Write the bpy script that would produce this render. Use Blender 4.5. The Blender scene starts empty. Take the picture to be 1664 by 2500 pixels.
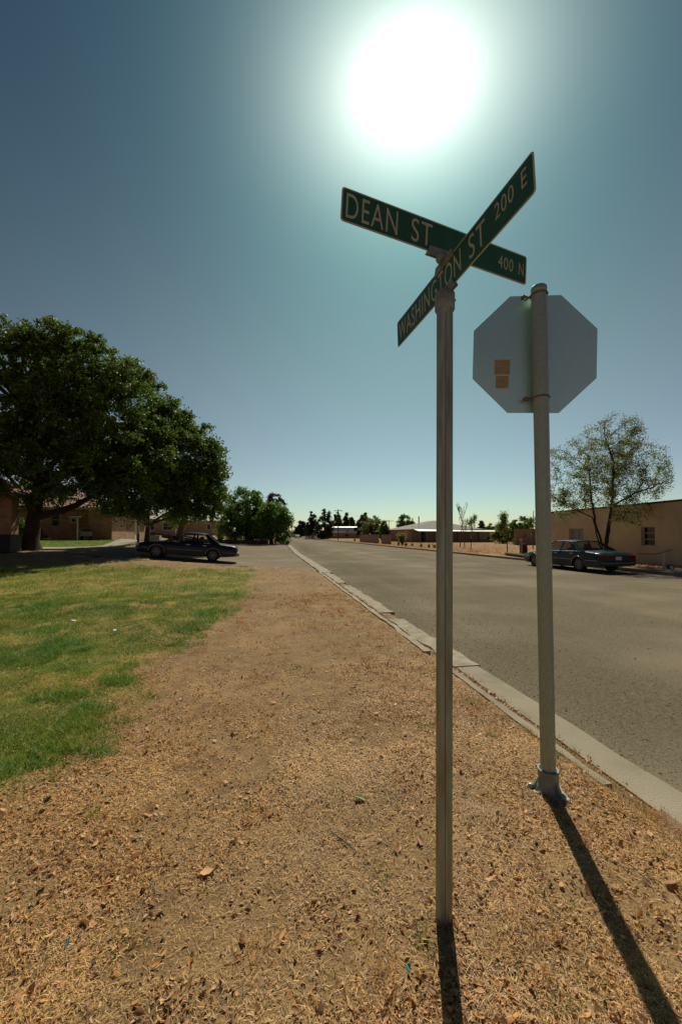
import bpy, bmesh, math, random
import numpy as np
from mathutils import Vector, Matrix
S = bpy.context.scene
COL = S.collection
rng = np.random.default_rng(7); random.seed(7)
PI = math.pi
# ------------------------------------------------------------------ camera (X = right of the street, Y = along it)
f = 972.; TH = math.radians(10.3); PT = math.radians(1.5); CH = 1.64
cd = bpy.data.cameras.new('camera'); cam = bpy.data.objects.new('camera', cd); COL.objects.link(cam); S.camera = cam
cam.location = (0, 0, CH); cam.rotation_euler = (PI/2+PT, 0, -TH)
cd.sensor_fit = 'VERTICAL'; cd.sensor_height = 36; cd.lens = f/2500*36; cd.shift_y = 29.5/2500; cd.clip_end = 5000; cd.clip_start = .05
F = np.array([math.sin(TH), math.cos(TH), 0]); R = np.array([math.cos(TH), -math.sin(TH), 0]); ZZ = np.array([0, 0, 1.])
FC = F*math.cos(PT)+ZZ*math.sin(PT); UC = -F*math.sin(PT)+ZZ*math.cos(PT); C0 = np.array([0, 0, CH])
def ray(px, py): return R*((px-832)/f)+UC*((1279.5-py)/f)+FC
def at(px, py, D):
    d = ray(px, py); return C0+d*(D/d.dot(F))
# ------------------------------------------------------------------ sky and sun
SD = ray(1005, 205); SD = SD/np.linalg.norm(SD)
EL = math.asin(SD[2]); AZ = math.atan2(SD[0], SD[1])
W = bpy.data.worlds.new('World'); S.world = W; W.use_nodes = True
nt = W.node_tree; nt.nodes.clear(); N = nt.nodes.new; LK = nt.links.new
out = N('ShaderNodeOutputWorld'); bg = N('ShaderNodeBackground'); bg.inputs[1].default_value = .075
sky = N('ShaderNodeTexSky'); sky.sky_type = 'NISHITA'; sky.sun_disc = False; sky.sun_elevation = EL; sky.sun_rotation = AZ
sky.air_density = 1.0; sky.dust_density = 1.2; sky.ozone_density = 1.6; sky.altitude = 900
def wmath(op, a, b=None, c=None, clamp=False):
    n = N('ShaderNodeMath'); n.operation = op; n.use_clamp = clamp
    for i, x in enumerate((a, b, c)):
        if x is None: continue
        if isinstance(x, (int, float)): n.inputs[i].default_value = x
        else: LK(x, n.inputs[i])
    return n.outputs[0]
tc = N('ShaderNodeTexCoord')
nrm = N('ShaderNodeVectorMath'); nrm.operation = 'NORMALIZE'; LK(tc.outputs['Generated'], nrm.inputs[0])
dt = N('ShaderNodeVectorMath'); dt.operation = 'DOT_PRODUCT'; LK(nrm.outputs[0], dt.inputs[0]); dt.inputs[1].default_value = tuple(SD)
ang = wmath('ARCCOSINE', wmath('MINIMUM', dt.outputs['Value'], .99999))          # angle from the sun
E1 = np.cross(SD, np.cross(ZZ, SD)); E1 = E1/np.linalg.norm(E1)                       # tangent pointing up through the sun
de = N('ShaderNodeVectorMath'); de.operation = 'DOT_PRODUCT'; LK(nrm.outputs[0], de.inputs[0]); de.inputs[1].default_value = tuple(E1)
ang2 = wmath('SQRT', wmath('ADD', wmath('MULTIPLY', ang, ang), wmath('MULTIPLY', wmath('MULTIPLY', de.outputs['Value'], de.outputs['Value']), 1.0)))
def glow(a_, amp, sig, p): return wmath('MULTIPLY', wmath('EXPONENT', wmath('MULTIPLY', wmath('POWER', wmath('DIVIDE', a_, sig), p), -1)), amp)
core = wmath('ADD', glow(ang2, .95, .150, 1.7), wmath('ADD', glow(ang2, .9, .070, 2.0), glow(ang2, .07, .26, 1.5))); wide = glow(ang, .03, .36, 1.6)
sz = N('ShaderNodeSeparateXYZ'); LK(nrm.outputs[0], sz.inputs[0]); hor = wmath('EXPONENT', wmath('DIVIDE', wmath('MAXIMUM', sz.outputs[2], 0), -.14))
veil = wmath('MULTIPLY', wmath('EXPONENT', wmath('MULTIPLY', wmath('POWER', wmath('DIVIDE', wmath('MAXIMUM', sz.outputs[2], 0), .46), 2), -1)), glow(ang, 1, .76, 2))
def vmul(a, b):
    n = N('ShaderNodeMix'); n.data_type = 'RGBA'; n.blend_type = 'MULTIPLY'; n.inputs[0].default_value = 1
    for i, x in ((6, a), (7, b)):
        if isinstance(x, tuple): n.inputs[i].default_value = (*x, 1)
        else: LK(x, n.inputs[i])
    return n.outputs[2]
def vadd(a, b):
    n = N('ShaderNodeMix'); n.data_type = 'RGBA'; n.blend_type = 'ADD'; n.inputs[0].default_value = 1; LK(a, n.inputs[6]); LK(b, n.inputs[7]); return n.outputs[2]
STR = .075; gm = N('ShaderNodeGamma'); gm.inputs[1].default_value = 1.75; LK(vmul(sky.outputs[0], (STR, STR, STR)), gm.inputs[0])
base = vmul(gm.outputs[0], (.42, 1.10, .86))
tot = vadd(vadd(base, vmul(core, (1.08, .98, .88))), vadd(vmul(wide, (.75, 1.0, .85)), vmul(hor, (.38, .0, .13))))
tot = vadd(tot, vmul(veil, (.44, .50, .27)))
LK(vmul(tot, (1/STR, 1/STR, 1/STR)), bg.inputs[0]); bg.inputs[1].default_value = STR; LK(bg.outputs[0], out.inputs[0])
sl = bpy.data.lights.new('sun', 'SUN'); sl.energy = 4.2; sl.angle = math.radians(.53); sl.color = (1, .93, .80)
so = bpy.data.objects.new('sun', sl); COL.objects.link(so); so.rotation_euler = Vector(SD).to_track_quat('Z', 'Y').to_euler()
S.view_settings.view_transform = 'Standard'; S.view_settings.look = 'None'; S.view_settings.exposure = 0; S.view_settings.gamma = 1
S.render.engine = 'CYCLES'; S.cycles.max_bounces = 6; S.cycles.transparent_max_bounces = 8; S.cycles.diffuse_bounces = 3
# ------------------------------------------------------------------ materials
def mat(name, col, rough=.8, var=None, scale=8, detail=5, bump=0, bscale=None, metal=0, trans=0, spec=.3, stretch=None, var2=None, scale2=1., attr=None, alpha=None):
    """procedural surface: col mixed with var by noise, var2 by a second broader noise; attr multiplies by a per-face tone"""
    m = bpy.data.materials.new(name); m.use_nodes = True; t = m.node_tree; b = t.nodes['Principled BSDF']
    b.inputs['Roughness'].default_value = rough; b.inputs['Metallic'].default_value = metal; b.inputs['Specular IOR Level'].default_value = spec
    c4 = lambda c: (c[0], c[1], c[2], 1)
    b.inputs['Base Color'].default_value = c4(col); last = None
    co = t.nodes.new('ShaderNodeTexCoord'); src = co.outputs['Object']
    if stretch:
        mp = t.nodes.new('ShaderNodeMapping'); mp.inputs['Scale'].default_value = stretch; t.links.new(src, mp.inputs[0]); src = mp.outputs[0]
    def noise(sc, dtl=detail, lo=.35, hi=.65):
        n = t.nodes.new('ShaderNodeTexNoise'); n.inputs['Scale'].default_value = sc; n.inputs['Detail'].default_value = dtl; t.links.new(src, n.inputs[0])
        r = t.nodes.new('ShaderNodeMapRange'); r.inputs[1].default_value = lo; r.inputs[2].default_value = hi; t.links.new(n.outputs[0], r.inputs[0]); return r.outputs[0]
    def mix(a, bcol, fac, typ='MIX'):
        n = t.nodes.new('ShaderNodeMix'); n.data_type = 'RGBA'; n.blend_type = typ
        if hasattr(fac, 'links'): t.links.new(fac, n.inputs[0])
        else: n.inputs[0].default_value = fac
        if hasattr(a, 'links'): t.links.new(a, n.inputs[6])
        else: n.inputs[6].default_value = c4(a)
        if hasattr(bcol, 'links'): t.links.new(bcol, n.inputs[7])
        else: n.inputs[7].default_value = c4(bcol)
        return n.outputs[2]
    if var: last = mix(col, var, noise(scale))
    if var2: last = mix(last if last else col, var2, noise(scale2, 3, .45, .7))
    if attr:
        a = t.nodes.new('ShaderNodeAttribute'); a.attribute_name = attr
        last = mix(last if last else col, a.outputs['Color'], 1, 'MULTIPLY')
    if last: t.links.new(last, b.inputs['Base Color'])
    if bump:
        n = t.nodes.new('ShaderNodeTexNoise'); n.inputs['Scale'].default_value = bscale or scale*4; n.inputs['Detail'].default_value = 6; t.links.new(src, n.inputs[0])
        bp = t.nodes.new('ShaderNodeBump'); bp.inputs['Strength'].default_value = min(bump, 1); bp.inputs['Distance'].default_value = .02; t.links.new(n.outputs[0], bp.inputs['Height']); t.links.new(bp.outputs[0], b.inputs['Normal'])
    if trans:
        tr = t.nodes.new('ShaderNodeBsdfTranslucent'); ms = t.nodes.new('ShaderNodeMixShader'); ms.inputs[0].default_value = trans
        if last: t.links.new(last, tr.inputs[0])
        else: tr.inputs[0].default_value = c4(col)
        o = t.nodes['Material Output']; t.links.new(b.outputs[0], ms.inputs[1]); t.links.new(tr.outputs[0], ms.inputs[2]); t.links.new(ms.outputs[0], o.inputs[0])
    if alpha is not None:
        tp = t.nodes.new('ShaderNodeBsdfTransparent'); ms = t.nodes.new('ShaderNodeMixShader'); ms.inputs[0].default_value = alpha
        o = t.nodes['Material Output']; t.links.new(tp.outputs[0], ms.inputs[1]); t.links.new(b.outputs[0], ms.inputs[2]); t.links.new(ms.outputs[0], o.inputs[0])
    return m
def brickmat(name, c1, c2, mortar, sc=1., bw=.4, bh=.12, bump=.5, axis='x'):
    m = bpy.data.materials.new(name); m.use_nodes = True; t = m.node_tree; b = t.nodes['Principled BSDF']; b.inputs['Roughness'].default_value = .9
    co = t.nodes.new('ShaderNodeTexCoord'); sp = t.nodes.new('ShaderNodeSeparateXYZ'); cb = t.nodes.new('ShaderNodeCombineXYZ')
    t.links.new(co.outputs['Object'], sp.inputs[0]); ad_ = t.nodes.new('ShaderNodeMath'); ad_.operation = 'ADD'
    t.links.new(sp.outputs[0], ad_.inputs[0]); t.links.new(sp.outputs[1], ad_.inputs[1]); t.links.new(ad_.outputs[0], cb.inputs[0]); t.links.new(sp.outputs[2], cb.inputs[1])
    br = t.nodes.new('ShaderNodeTexBrick'); t.links.new(cb.outputs[0], br.inputs[0]); br.inputs['Color1'].default_value = (*c1, 1); br.inputs['Color2'].default_value = (*c2, 1); br.inputs['Mortar'].default_value = (*mortar, 1)
    br.inputs['Scale'].default_value = sc; br.inputs['Brick Width'].default_value = bw; br.inputs['Row Height'].default_value = bh; br.inputs['Mortar Size'].default_value = .008; br.inputs['Bias'].default_value = -.1
    n = t.nodes.new('ShaderNodeTexNoise'); n.inputs['Scale'].default_value = 1.3; t.links.new(co.outputs['Object'], n.inputs[0])
    mx = t.nodes.new('ShaderNodeMix'); mx.data_type = 'RGBA'; mx.blend_type = 'MULTIPLY'; mx.inputs[0].default_value = .5
    rr = t.nodes.new('ShaderNodeMapRange'); rr.inputs[1].default_value = .3; rr.inputs[2].default_value = .7; rr.inputs[3].default_value = .55; rr.inputs[4].default_value = 1.3
    t.links.new(n.outputs[0], rr.inputs[0]); t.links.new(br.outputs[0], mx.inputs[6]); t.links.new(rr.outputs[0], mx.inputs[7]); t.links.new(mx.outputs[2], b.inputs[0])
    bp = t.nodes.new('ShaderNodeBump'); bp.inputs['Strength'].default_value = bump; bp.inputs['Distance'].default_value = .01; bp.invert = True
    t.links.new(br.outputs['Fac'], bp.inputs['Height']); t.links.new(bp.outputs[0], b.inputs['Normal'])
    return m
# ------------------------------------------------------------------ mesh helpers
class MB:
    def __init__(s): s.v = []; s.f = []; s.sm = []
    def add(s, vs, fs, smooth=False):
        n = len(s.v); s.v += [tuple(p) for p in vs]; s.f += [tuple(i+n for i in q) for q in fs]; s.sm += [smooth]*len(fs); return s
    def box(s, x0, x1, y0, y1, z0, z1):
        return s.add([(x0, y0, z0), (x1, y0, z0), (x1, y1, z0), (x0, y1, z0), (x0, y0, z1), (x1, y0, z1), (x1, y1, z1), (x0, y1, z1)],
                     [(0, 3, 2, 1), (4, 5, 6, 7), (0, 1, 5, 4), (1, 2, 6, 5), (2, 3, 7, 6), (3, 0, 4, 7)])
    def tube(s, pts, rad, seg=8, cap=True):
        pts = [np.array(p, float) for p in pts]; n = len(pts)
        if not hasattr(rad, '__len__'): rad = [rad]*n
        vs = []; up = None
        for i in range(n):
            d = pts[min(i+1, n-1)]-pts[max(i-1, 0)]; d = d/(np.linalg.norm(d)+1e-9)
            if up is None: up = np.array([0, 0, 1.]) if abs(d[2]) < .9 else np.array([1., 0, 0])
            a = np.cross(d, up); a /= np.linalg.norm(a)+1e-9; b = np.cross(d, a); up = np.cross(a, d)
            for k in range(seg):
                t = 2*PI*k/seg; vs.append(pts[i]+(a*math.cos(t)+b*math.sin(t))*rad[i])
        fs = [(i*seg+k, i*seg+(k+1) % seg, (i+1)*seg+(k+1) % seg, (i+1)*seg+k) for i in range(n-1) for k in range(seg)]
        s.add(vs, fs, True)
        if cap:
            s.add(vs[:seg], [tuple(range(seg))[::-1]]); s.add(vs[-seg:], [tuple(range(seg))])
        return s
    def lathe(s, prof, c=(0, 0, 0), seg=24, smooth=True):
        vs = [(c[0]+r*math.cos(2*PI*k/seg), c[1]+r*math.sin(2*PI*k/seg), c[2]+z) for r, z in prof for k in range(seg)]
        fs = [(i*seg+k, i*seg+(k+1) % seg, (i+1)*seg+(k+1) % seg, (i+1)*seg+k) for i in range(len(prof)-1) for k in range(seg)]
        return s.add(vs, fs, smooth)
    def prism(s, poly, o, ax, ay, az, d):
        """polygon in plane (ax, ay) at o, extruded by d along az"""
        o, ax, ay, az = map(lambda q: np.array(q, float), (o, ax, ay, az)); n = len(poly)
        vs = [o+ax*p[0]+ay*p[1] for p in poly]; vs += [p+az*d for p in vs]
        return s.add(vs, [tuple(range(n))[::-1], tuple(range(n, 2*n))]+[(i, (i+1) % n, n+(i+1) % n, n+i) for i in range(n)])
    def build(s, name, m, parent=None, loc=None):
        me = bpy.data.meshes.new(name); me.from_pydata(s.v, [], s.f); me.polygons.foreach_set('use_smooth', s.sm); me.materials.append(m); me.update()
        o = bpy.data.objects.new(name, me); COL.objects.link(o)
        if parent is not None: o.parent = parent
        if loc is not None: o.location = loc
        return o
def fast(name, V, Q, m, parent=None, tone=None, smooth=False):
    """numpy verts + index array (n,3 or n,4) -> mesh; tone = per-face grey or rgb multiplier"""
    me = bpy.data.meshes.new(name); k = Q.shape[1]; me.vertices.add(len(V)); me.vertices.foreach_set('co', np.ascontiguousarray(V, dtype=np.float32).ravel())
    me.loops.add(Q.size); me.loops.foreach_set('vertex_index', Q.astype(np.int32).ravel())
    me.polygons.add(len(Q)); me.polygons.foreach_set('loop_start', np.arange(0, Q.size, k, dtype=np.int32)); me.update(calc_edges=True)
    if smooth: me.polygons.foreach_set('use_smooth', np.ones(len(Q), bool))
    if tone is not None:
        tone = np.asarray(tone, float); tone = tone if tone.ndim == 2 else np.repeat(tone[:, None], 3, 1)
        a = me.attributes.new('tone', 'FLOAT_COLOR', 'FACE'); a.data.foreach_set('color', np.concatenate([tone, np.ones((len(Q), 1))], 1).astype(np.float32).ravel())
    me.materials.append(m); me.validate(); o = bpy.data.objects.new(name, me); COL.objects.link(o)
    if parent is not None: o.parent = parent
    return o
def tag(o, label=None, cat=None, group=None, kind=None):
    if label: o['label'] = label
    if cat: o['category'] = cat
    if group: o['group'] = group
    if kind: o['kind'] = kind
    return o
def thing(name, label, cat, loc=(0, 0, 0), rz=0, group=None):
    o = bpy.data.objects.new(name, None); COL.objects.link(o); o.location = loc; o.rotation_euler = (0, 0, rz); o.empty_display_size = .3
    return tag(o, label, cat, group)
def copy_thing(o, loc, rz, label, group=None):
    def rec(a, par):
        c = a.copy(); COL.objects.link(c); c.parent = par
        for ch in a.children: rec(ch, c)
        return c
    c = rec(o, None); c.location = loc; c.rotation_euler = (0, 0, rz); c['label'] = label
    if group: c['group'] = group
    return c
# smooth value noise for placement
_T = rng.random((256, 256))
def vn(x, y):
    xi = np.floor(x).astype(int); yi = np.floor(y).astype(int); fx = x-xi; fy = y-yi; fx = fx*fx*(3-2*fx); fy = fy*fy*(3-2*fy)
    g_ = lambda a, b: _T[a % 256, b % 256]
    return (g_(xi, yi)*(1-fx)+g_(xi+1, yi)*fx)*(1-fy)+(g_(xi, yi+1)*(1-fx)+g_(xi+1, yi+1)*fx)*fy
def fbm(x, y, s=1., o=4):
    t = 0; a = .5; x = np.asarray(x)*s; y = np.asarray(y)*s
    for i in range(o): t = t+a*vn(x*2**i+17*i, y*2**i+31*i); a /= 2
    return t/.9375
# ------------------------------------------------------------------ terrain
def sst(t): t = np.clip(t, 0, 1); return t*t*(3-2*t)
def hz(u, v):
    A = np.interp(v, [12, 16, 20, 28, 33, 60, 200], [0, .12, .5, .8, 1.16, 1.16, 1.2])
    L = sst((np.interp(v, [22, 30, 45], [1, 0, -8])-u)/9)
    C = np.interp(v, [36, 54, 150], [0, .4, .4])*np.clip((12-u)/8, 0, 1)
    return A*L+C+np.interp(v, [150, 400, 1200], [0, 1.9, 2.2])
def gnd(px, py, off=0.):
    d = ray(px, py); d = d/d.dot(F); t = .5
    while t < 900:
        p = C0+d*t
        if p[2] < hz(p[0], p[1])+off: return p
        t *= 1.002
    return p
KU, RL, RR = 2.19, 2.68, 16.9           # kerb centre, left edge of asphalt, right edge of asphalt
LOTV = lambda u: np.interp(u, [-14, -11, -8, -5, -2.6, -1, .6, 1.6, 2.3, 2.7], [26.2, 24.4, 21.5, 20.6, 20.4, 20.3, 20.0, 19.1, 17.6, 17.2])
def inlot(u, v): return (v > LOTV(u)) & (v < 50) & (u < 2.5) & (u > np.interp(v, [20, 26, 27.5, 50], [-60, -60, -9.6, -16]))
m_dirt = mat('dirt', (.24, .155, .09), .95, (.17, .105, .06), 5, bump=.5, bscale=60, var2=(.30, .19, .10), scale2=.9)
m_earth = mat('dry_earth', (.30, .18, .075), .95, (.22, .135, .06), .6, bump=.3, bscale=20, var2=(.36, .22, .09), scale2=.15)
m_asph = mat('asphalt', (.20, .172, .108), .95, (.120, .100, .060), 38, detail=9, bump=.6, bscale=120, var2=(.23, .195, .125), scale2=.35, spec=.08, attr='tone')
m_lot = mat('dusty_paving', (.215, .175, .112), .95, (.16, .13, .08), 30, detail=8, bump=.4, bscale=90, var2=(.25, .20, .13), scale2=.3, spec=.1)
m_conc = mat('concrete', (.30, .26, .175), .95, (.24, .20, .13), 6, bump=.3, bscale=60, var2=(.34, .29, .20), scale2=1.5)
m_concl = mat('pale_concrete', (.38, .33, .235), .95, (.27, .225, .15), 7, bump=.3, bscale=60)
m_lawn = mat('lawn_soil', (.20, .17, .055), .95, (.14, .14, .04), 5, bump=.5, bscale=70, var2=(.25, .18, .08), scale2=.7)
def grid(name, us, vs, zf, m, mask=None, band=False, **k):
    U, V = np.meshgrid(us, vs, indexing='ij'); Zv = zf(U, V); n, q = U.shape
    idx = np.arange(n*q).reshape(n, q); Q = np.stack([idx[:-1, :-1], idx[1:, :-1], idx[1:, 1:], idx[:-1, 1:]], -1).reshape(-1, 4)
    if mask is not None:
        Q = Q[mask((U[:-1, :-1]+U[1:, 1:])/2, (V[:-1, :-1]+V[1:, 1:])/2).ravel()]
    if band:
        uu = ((U[:-1, :-1]+U[1:, 1:])/2).ravel(); vv_ = ((V[:-1, :-1]+V[1:, 1:])/2).ravel(); b_ = .78+.30*fbm(uu*1.5, vv_*.07)+.22*fbm(uu, vv_*.35, .55)-.10*np.exp(-((uu-4.2)/1.0)**2); b_ = b_+.16*np.exp(-((uu-8.4-.3*np.sin(vv_*.2))/.7)**2); k['tone'] = np.stack([b_*(1+.05*fbm(uu, vv_, .4)), b_, b_], 1)
    return fast(name, np.stack([U, V, Zv], -1).reshape(-1, 3), Q, m, smooth=True, **k)
def graded(lo, hi, c, s0, gr):
    a = [c]; s = s0
    while a[-1] < hi: a.append(a[-1]+s); s *= gr
    b = [c]; s = s0
    while b[-1] > lo: b.append(b[-1]-s); s *= gr
    return np.array(sorted(set(b+a)))
PU0, PV0 = -34., -4.
def ground_z(u, v):
    z = hz(u, v)
    dig = (u > KU-.35) & (u < RR+.35)
    near = (u > PU0+.6) & (u < RR) & (v > PV0+.6) & (v < 49.5)
    return z-np.where(dig, .45, np.where(near, .25, 0))
o = grid('ground', graded(-900, 900, 2, .5, 1.05), graded(-60, 1800, 15, .5, 1.05), ground_z, m_earth); tag(o, kind='structure')
# ------------------------------------------------------------------ near verge: green mask
GB = np.array([(-2.2, -4), (-1.75, 1.5), (-1.6, 2.8), (-1.35, 3.2), (-1.25, 4.2), (-1.2, 5.8), (-.8, 7.7), (-.55, 11), (-.45, 14), (-.4, 17.2), (-1.2, 18.6), (-4, 18.9), (-9, 18.7), (-34, 19)])
def green(u, v):
    """1 inside the lawn, 0 on the bare verge"""
    ub = np.interp(v, GB[:10, 1], GB[:10, 0])
    e = (ub-u)/(.35+.10*np.clip(v, 0, 10)/10)
    e = np.minimum(e, (18.7-v)/.6)
    e = np.minimum(e, (v-np.interp(u, [-6, -2.2, -1.6], [2.1, 2.5, 2.9]))/.25)
    return np.clip(e+2.2*(fbm(u, v, 1.3)-.5)+2.0*(fbm(u+5, v+5, 5.)-.5)+.2, 0, 1)
def patch_z(u, v):
    z = hz(u, v)+.035*(fbm(u, v, .8)-.5)+.02*(fbm(u, v, 5)-.5)
    z = z-np.where(inlot(u, v), .12, 0)
    z = z+.03*np.clip((.8-np.abs(u-1.3))/.8, 0, 1)
    return z-np.clip((u-2.05)/.2, 0, 1)*.02
vmat = mat('verge', (.30, .185, .078), .95, (.19, .115, .050), 9, detail=8, bump=.7, bscale=90, var2=(.30, .19, .078), scale2=1.1, attr='tone')
us = np.concatenate([np.arange(PU0, -8, .5), np.arange(-8, 2.15, .07), [2.17]]); vs = np.concatenate([np.arange(PV0, 12, .07), np.arange(12, 50.4, .4)])
U, V = np.meshgrid(us, vs, indexing='ij'); uc = (U[:-1, :-1]+U[1:, 1:]).ravel()/2; vc = (V[:-1, :-1]+V[1:, 1:]).ravel()/2
gr = green(uc, vc)*(v_ := 1)
far_l = ((uc < -9) & (vc > 28)).astype(float)
tone = (1-gr)[:, None]*np.array([1, 1, 1])+gr[:, None]*(np.array([.66, 1.0, .36])+(fbm(uc+50, vc+20, 2.2)[:, None] > .5)*np.array([.30, .15, .14]))
tone = tone*(1-far_l)[:, None]+far_l[:, None]*np.array([.55, 1.0, .35])
dk = .62+.42*fbm(uc, vc, 5)+.34*fbm(uc, vc, 1.1)
o = grid('verge', us, vs, patch_z, vmat, tone=tone*dk[:, None]); tag(o, kind='structure')
# paving of the side lot
o = grid('paving', np.arange(-40, 2.34, .2), np.arange(16, 50.4, .2), lambda u, v: hz(u, v)-.02, m_lot,
         mask=lambda u, v: inlot(u, v+.5*(fbm(u, v, 1.2)-.5))); tag(o, kind='structure')
# road
def road_z(u, v): return hz(u, v)-.11+.05*(1-((u-9.8)/7.2)**2)
o = grid('road', np.arange(RL-.1, RR+.05, .1775), graded(-30, 420, 10, .5, 1.04), road_z, m_asph, band=True); tag(o, kind='structure')
# kerb, gutter
def strip(name, u0, u1, v0, v1, dv, z, th, m, wob=0, gap=None, kind='structure', seed=0, ws=1.3):
    vs = np.arange(v0, v1+dv, dv); mb = MB()
    a = u0+wob*(fbm(vs*ws, vs*0+seed, 1.)-.5)*2; b = u1+wob*(fbm(vs*ws, vs*0+seed+9, 1.)-.5)*2
    for i in range(len(vs)-1):
        if gap and gap(vs[i]): continue
        p = [(a[i], vs[i]), (b[i], vs[i]), (b[i+1], vs[i+1]), (a[i+1], vs[i+1])]
        zt = [float(hz(x, y))+z for x, y in p]
        mb.add([(x, y, q-th) for (x, y), q in zip(p, zt)]+[(x, y, q) for (x, y), q in zip(p, zt)], [(4, 5, 6, 7), (1, 2, 6, 5), (3, 0, 4, 7)]+([(0, 1, 5, 4)] if i == 0 or (gap and gap(vs[i-1])) else [])+([(2, 3, 7, 6)] if i == len(vs)-2 or (gap and gap(vs[i+1])) else []))
    o = mb.build(name, m); return tag(o, kind=kind)
strip('kerb', 2.15, 2.225, 2.3, 4.6, .1, .004, .3, m_conc, .02, seed=3, ws=3)
strip('kerb', 2.15, 2.24, 5.3, 17.4, .12, .012, .3, m_concl, .045, seed=4, ws=2.5)
strip('gutter_bed', 2.2, 2.6, 2.1, 17.6, .3, -.075, .3, m_dirt)
strip('gutter_bed', 2.12, 2.385, -3, 2.1, .1, -.052, .3, m_dirt, .03, ws=3)
strip('gutter', 2.37, 2.68, -3, 4.78, .1, -.062, .2, m_conc, .022, seed=6, ws=1.5)
strip('gutter', 2.38, 2.70, 4.82, 17.6, .09, -.055, .2, m_concl, .07, gap=lambda v: int(v*1.31) % 7 == 3 and v < 16, seed=14, ws=3)
strip('gutter', 2.30, 2.80, 17.6, 52, .25, -.045, .2, m_concl, .05, seed=22, ws=2)
strip('kerb', 2.30, 2.50, 52, 150, .5, .03, .4, m_conc, .03)
strip('kerb', RR, RR+.18, -10, 180, .5, .03, .5, m_conc, .05)
# far kerb of the lot + pavement in front of the brick house
def ribbon(name, pts, w, z, th, m):
    pts = [np.array(p[:2], float) for p in pts]; mb = MB(); L_ = []
    for i in range(len(pts)):
        d = pts[min(i+1, len(pts)-1)]-pts[max(i-1, 0)]; d /= np.linalg.norm(d); nn = np.array([-d[1], d[0]])
        L_.append((pts[i]-nn*w/2, pts[i]+nn*w/2))
    for i in range(len(pts)-1):
        q = [L_[i][0], L_[i][1], L_[i+1][1], L_[i+1][0]]; zt = [float(hz(*x))+z for x in q]
        mb.add([(x[0], x[1], t-th) for x, t in zip(q, zt)]+[(x[0], x[1], t) for x, t in zip(q, zt)], [(4, 5, 6, 7), (0, 4, 7, 3), (1, 2, 6, 5), (0, 1, 5, 4), (2, 3, 7, 6)])
    return tag(mb.build(name, m), kind='structure')
ribbon('kerb', [(2.3, 50.3), (-2, 50.3), (-5, 50.3), (-10, 50.4), (-16, 50.5), (-22, 50.5)], .25, .12, .4, m_conc)
walk = [(x, 27.2+.02*(x+10)) for x in np.arange(-44, -11.8, 1)]+[(-11.2, 27.4), (-10.5, 28.0), (-10.1, 29), (-10.3, 31), (-11, 34), (-12, 38), (-13.5, 44), (-15, 49)]
ribbon('sidewalk', walk, 1.5, .06, .2, m_concl)
# ------------------------------------------------------------------ the two signs
m_galv = mat('galvanised', (.38, .47, .37), .5, (.30, .38, .30), 22, detail=6, bump=.12, bscale=60, metal=.5, spec=.35, stretch=(3, 3, .35), var2=(.24, .24, .17), scale2=9)
m_galv2 = mat('galvanised_dark', (.36, .44, .36), .5, (.30, .37, .30), 40, metal=.5, stretch=(2, 2, .8))
m_cast = mat('cast_zinc', (.30, .37, .30), .6, (.22, .245, .225), 14, metal=.3, bump=.25, bscale=50)
m_alu = mat('aluminium', (.56, .84, .72), .42, (.53, .80, .685), 60, metal=.65, bump=.02, spec=.4)
m_green = mat('sign_green', (.024, .120, .065), .5, (.018, .095, .052), 12, spec=.4)
m_white = mat('sign_white', (.50, .50, .37), .6, (.42, .43, .31), 20)
m_rust = mat('rusted_steel', (.16, .13, .085), .7, (.21, .16, .095), 40, metal=.3)
def rrect(x0, x1, y0, y1, r, n=5):
    p = []
    for cx, cy, a in ((x1-r, y0+r, -90), (x1-r, y1-r, 0), (x0+r, y1-r, 90), (x0+r, y0+r, 180)):
        for k in range(n+1): t = math.radians(a+90*k/n); p.append((cx+r*math.cos(t), cy+r*math.sin(t)))
    return p
def text_mesh(mb, s, box, o, ax, ay, az, depth, bold=-.004, sq=1):
    cu = bpy.data.curves.new('t', 'FONT'); cu.body = s; cu.offset = bold; cu.space_character = 1.12; cu.resolution_u = 5
    ob = bpy.data.objects.new('t', cu); COL.objects.link(ob); dg = bpy.context.evaluated_depsgraph_get(); dg.update()
    me = bpy.data.meshes.new_from_object(ob.evaluated_get(dg)); bpy.data.objects.remove(ob); bpy.data.curves.remove(cu)
    v = np.array([q.co[:2] for q in me.vertices]); lo = v.min(0); hi = v.max(0); x0, x1, y0, y1 = box
    v = (v-lo)/(hi-lo)*np.array([x1-x0, y1-y0])+np.array([x0, y0]); n = len(v)
    o, ax, ay, az = map(lambda q: np.array(q, float), (o, ax, ay, az))
    P = [o+ax*a+ay*b for a, b in v]; top = [p+az*depth for p in P]
    mb.add(top, [tuple(p.vertices) for p in me.polygons])
    ed = {}
    for p in me.polygons:
        vv = list(p.vertices)
        for i in range(len(vv)): e = (vv[i], vv[(i+1) % len(vv)]); ed[e] = 1
    mb.add(P+top, [(a, b, n+b, n+a) for a, b in ed if (b, a) not in ed])
    bpy.data.meshes.remove(me)
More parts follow.
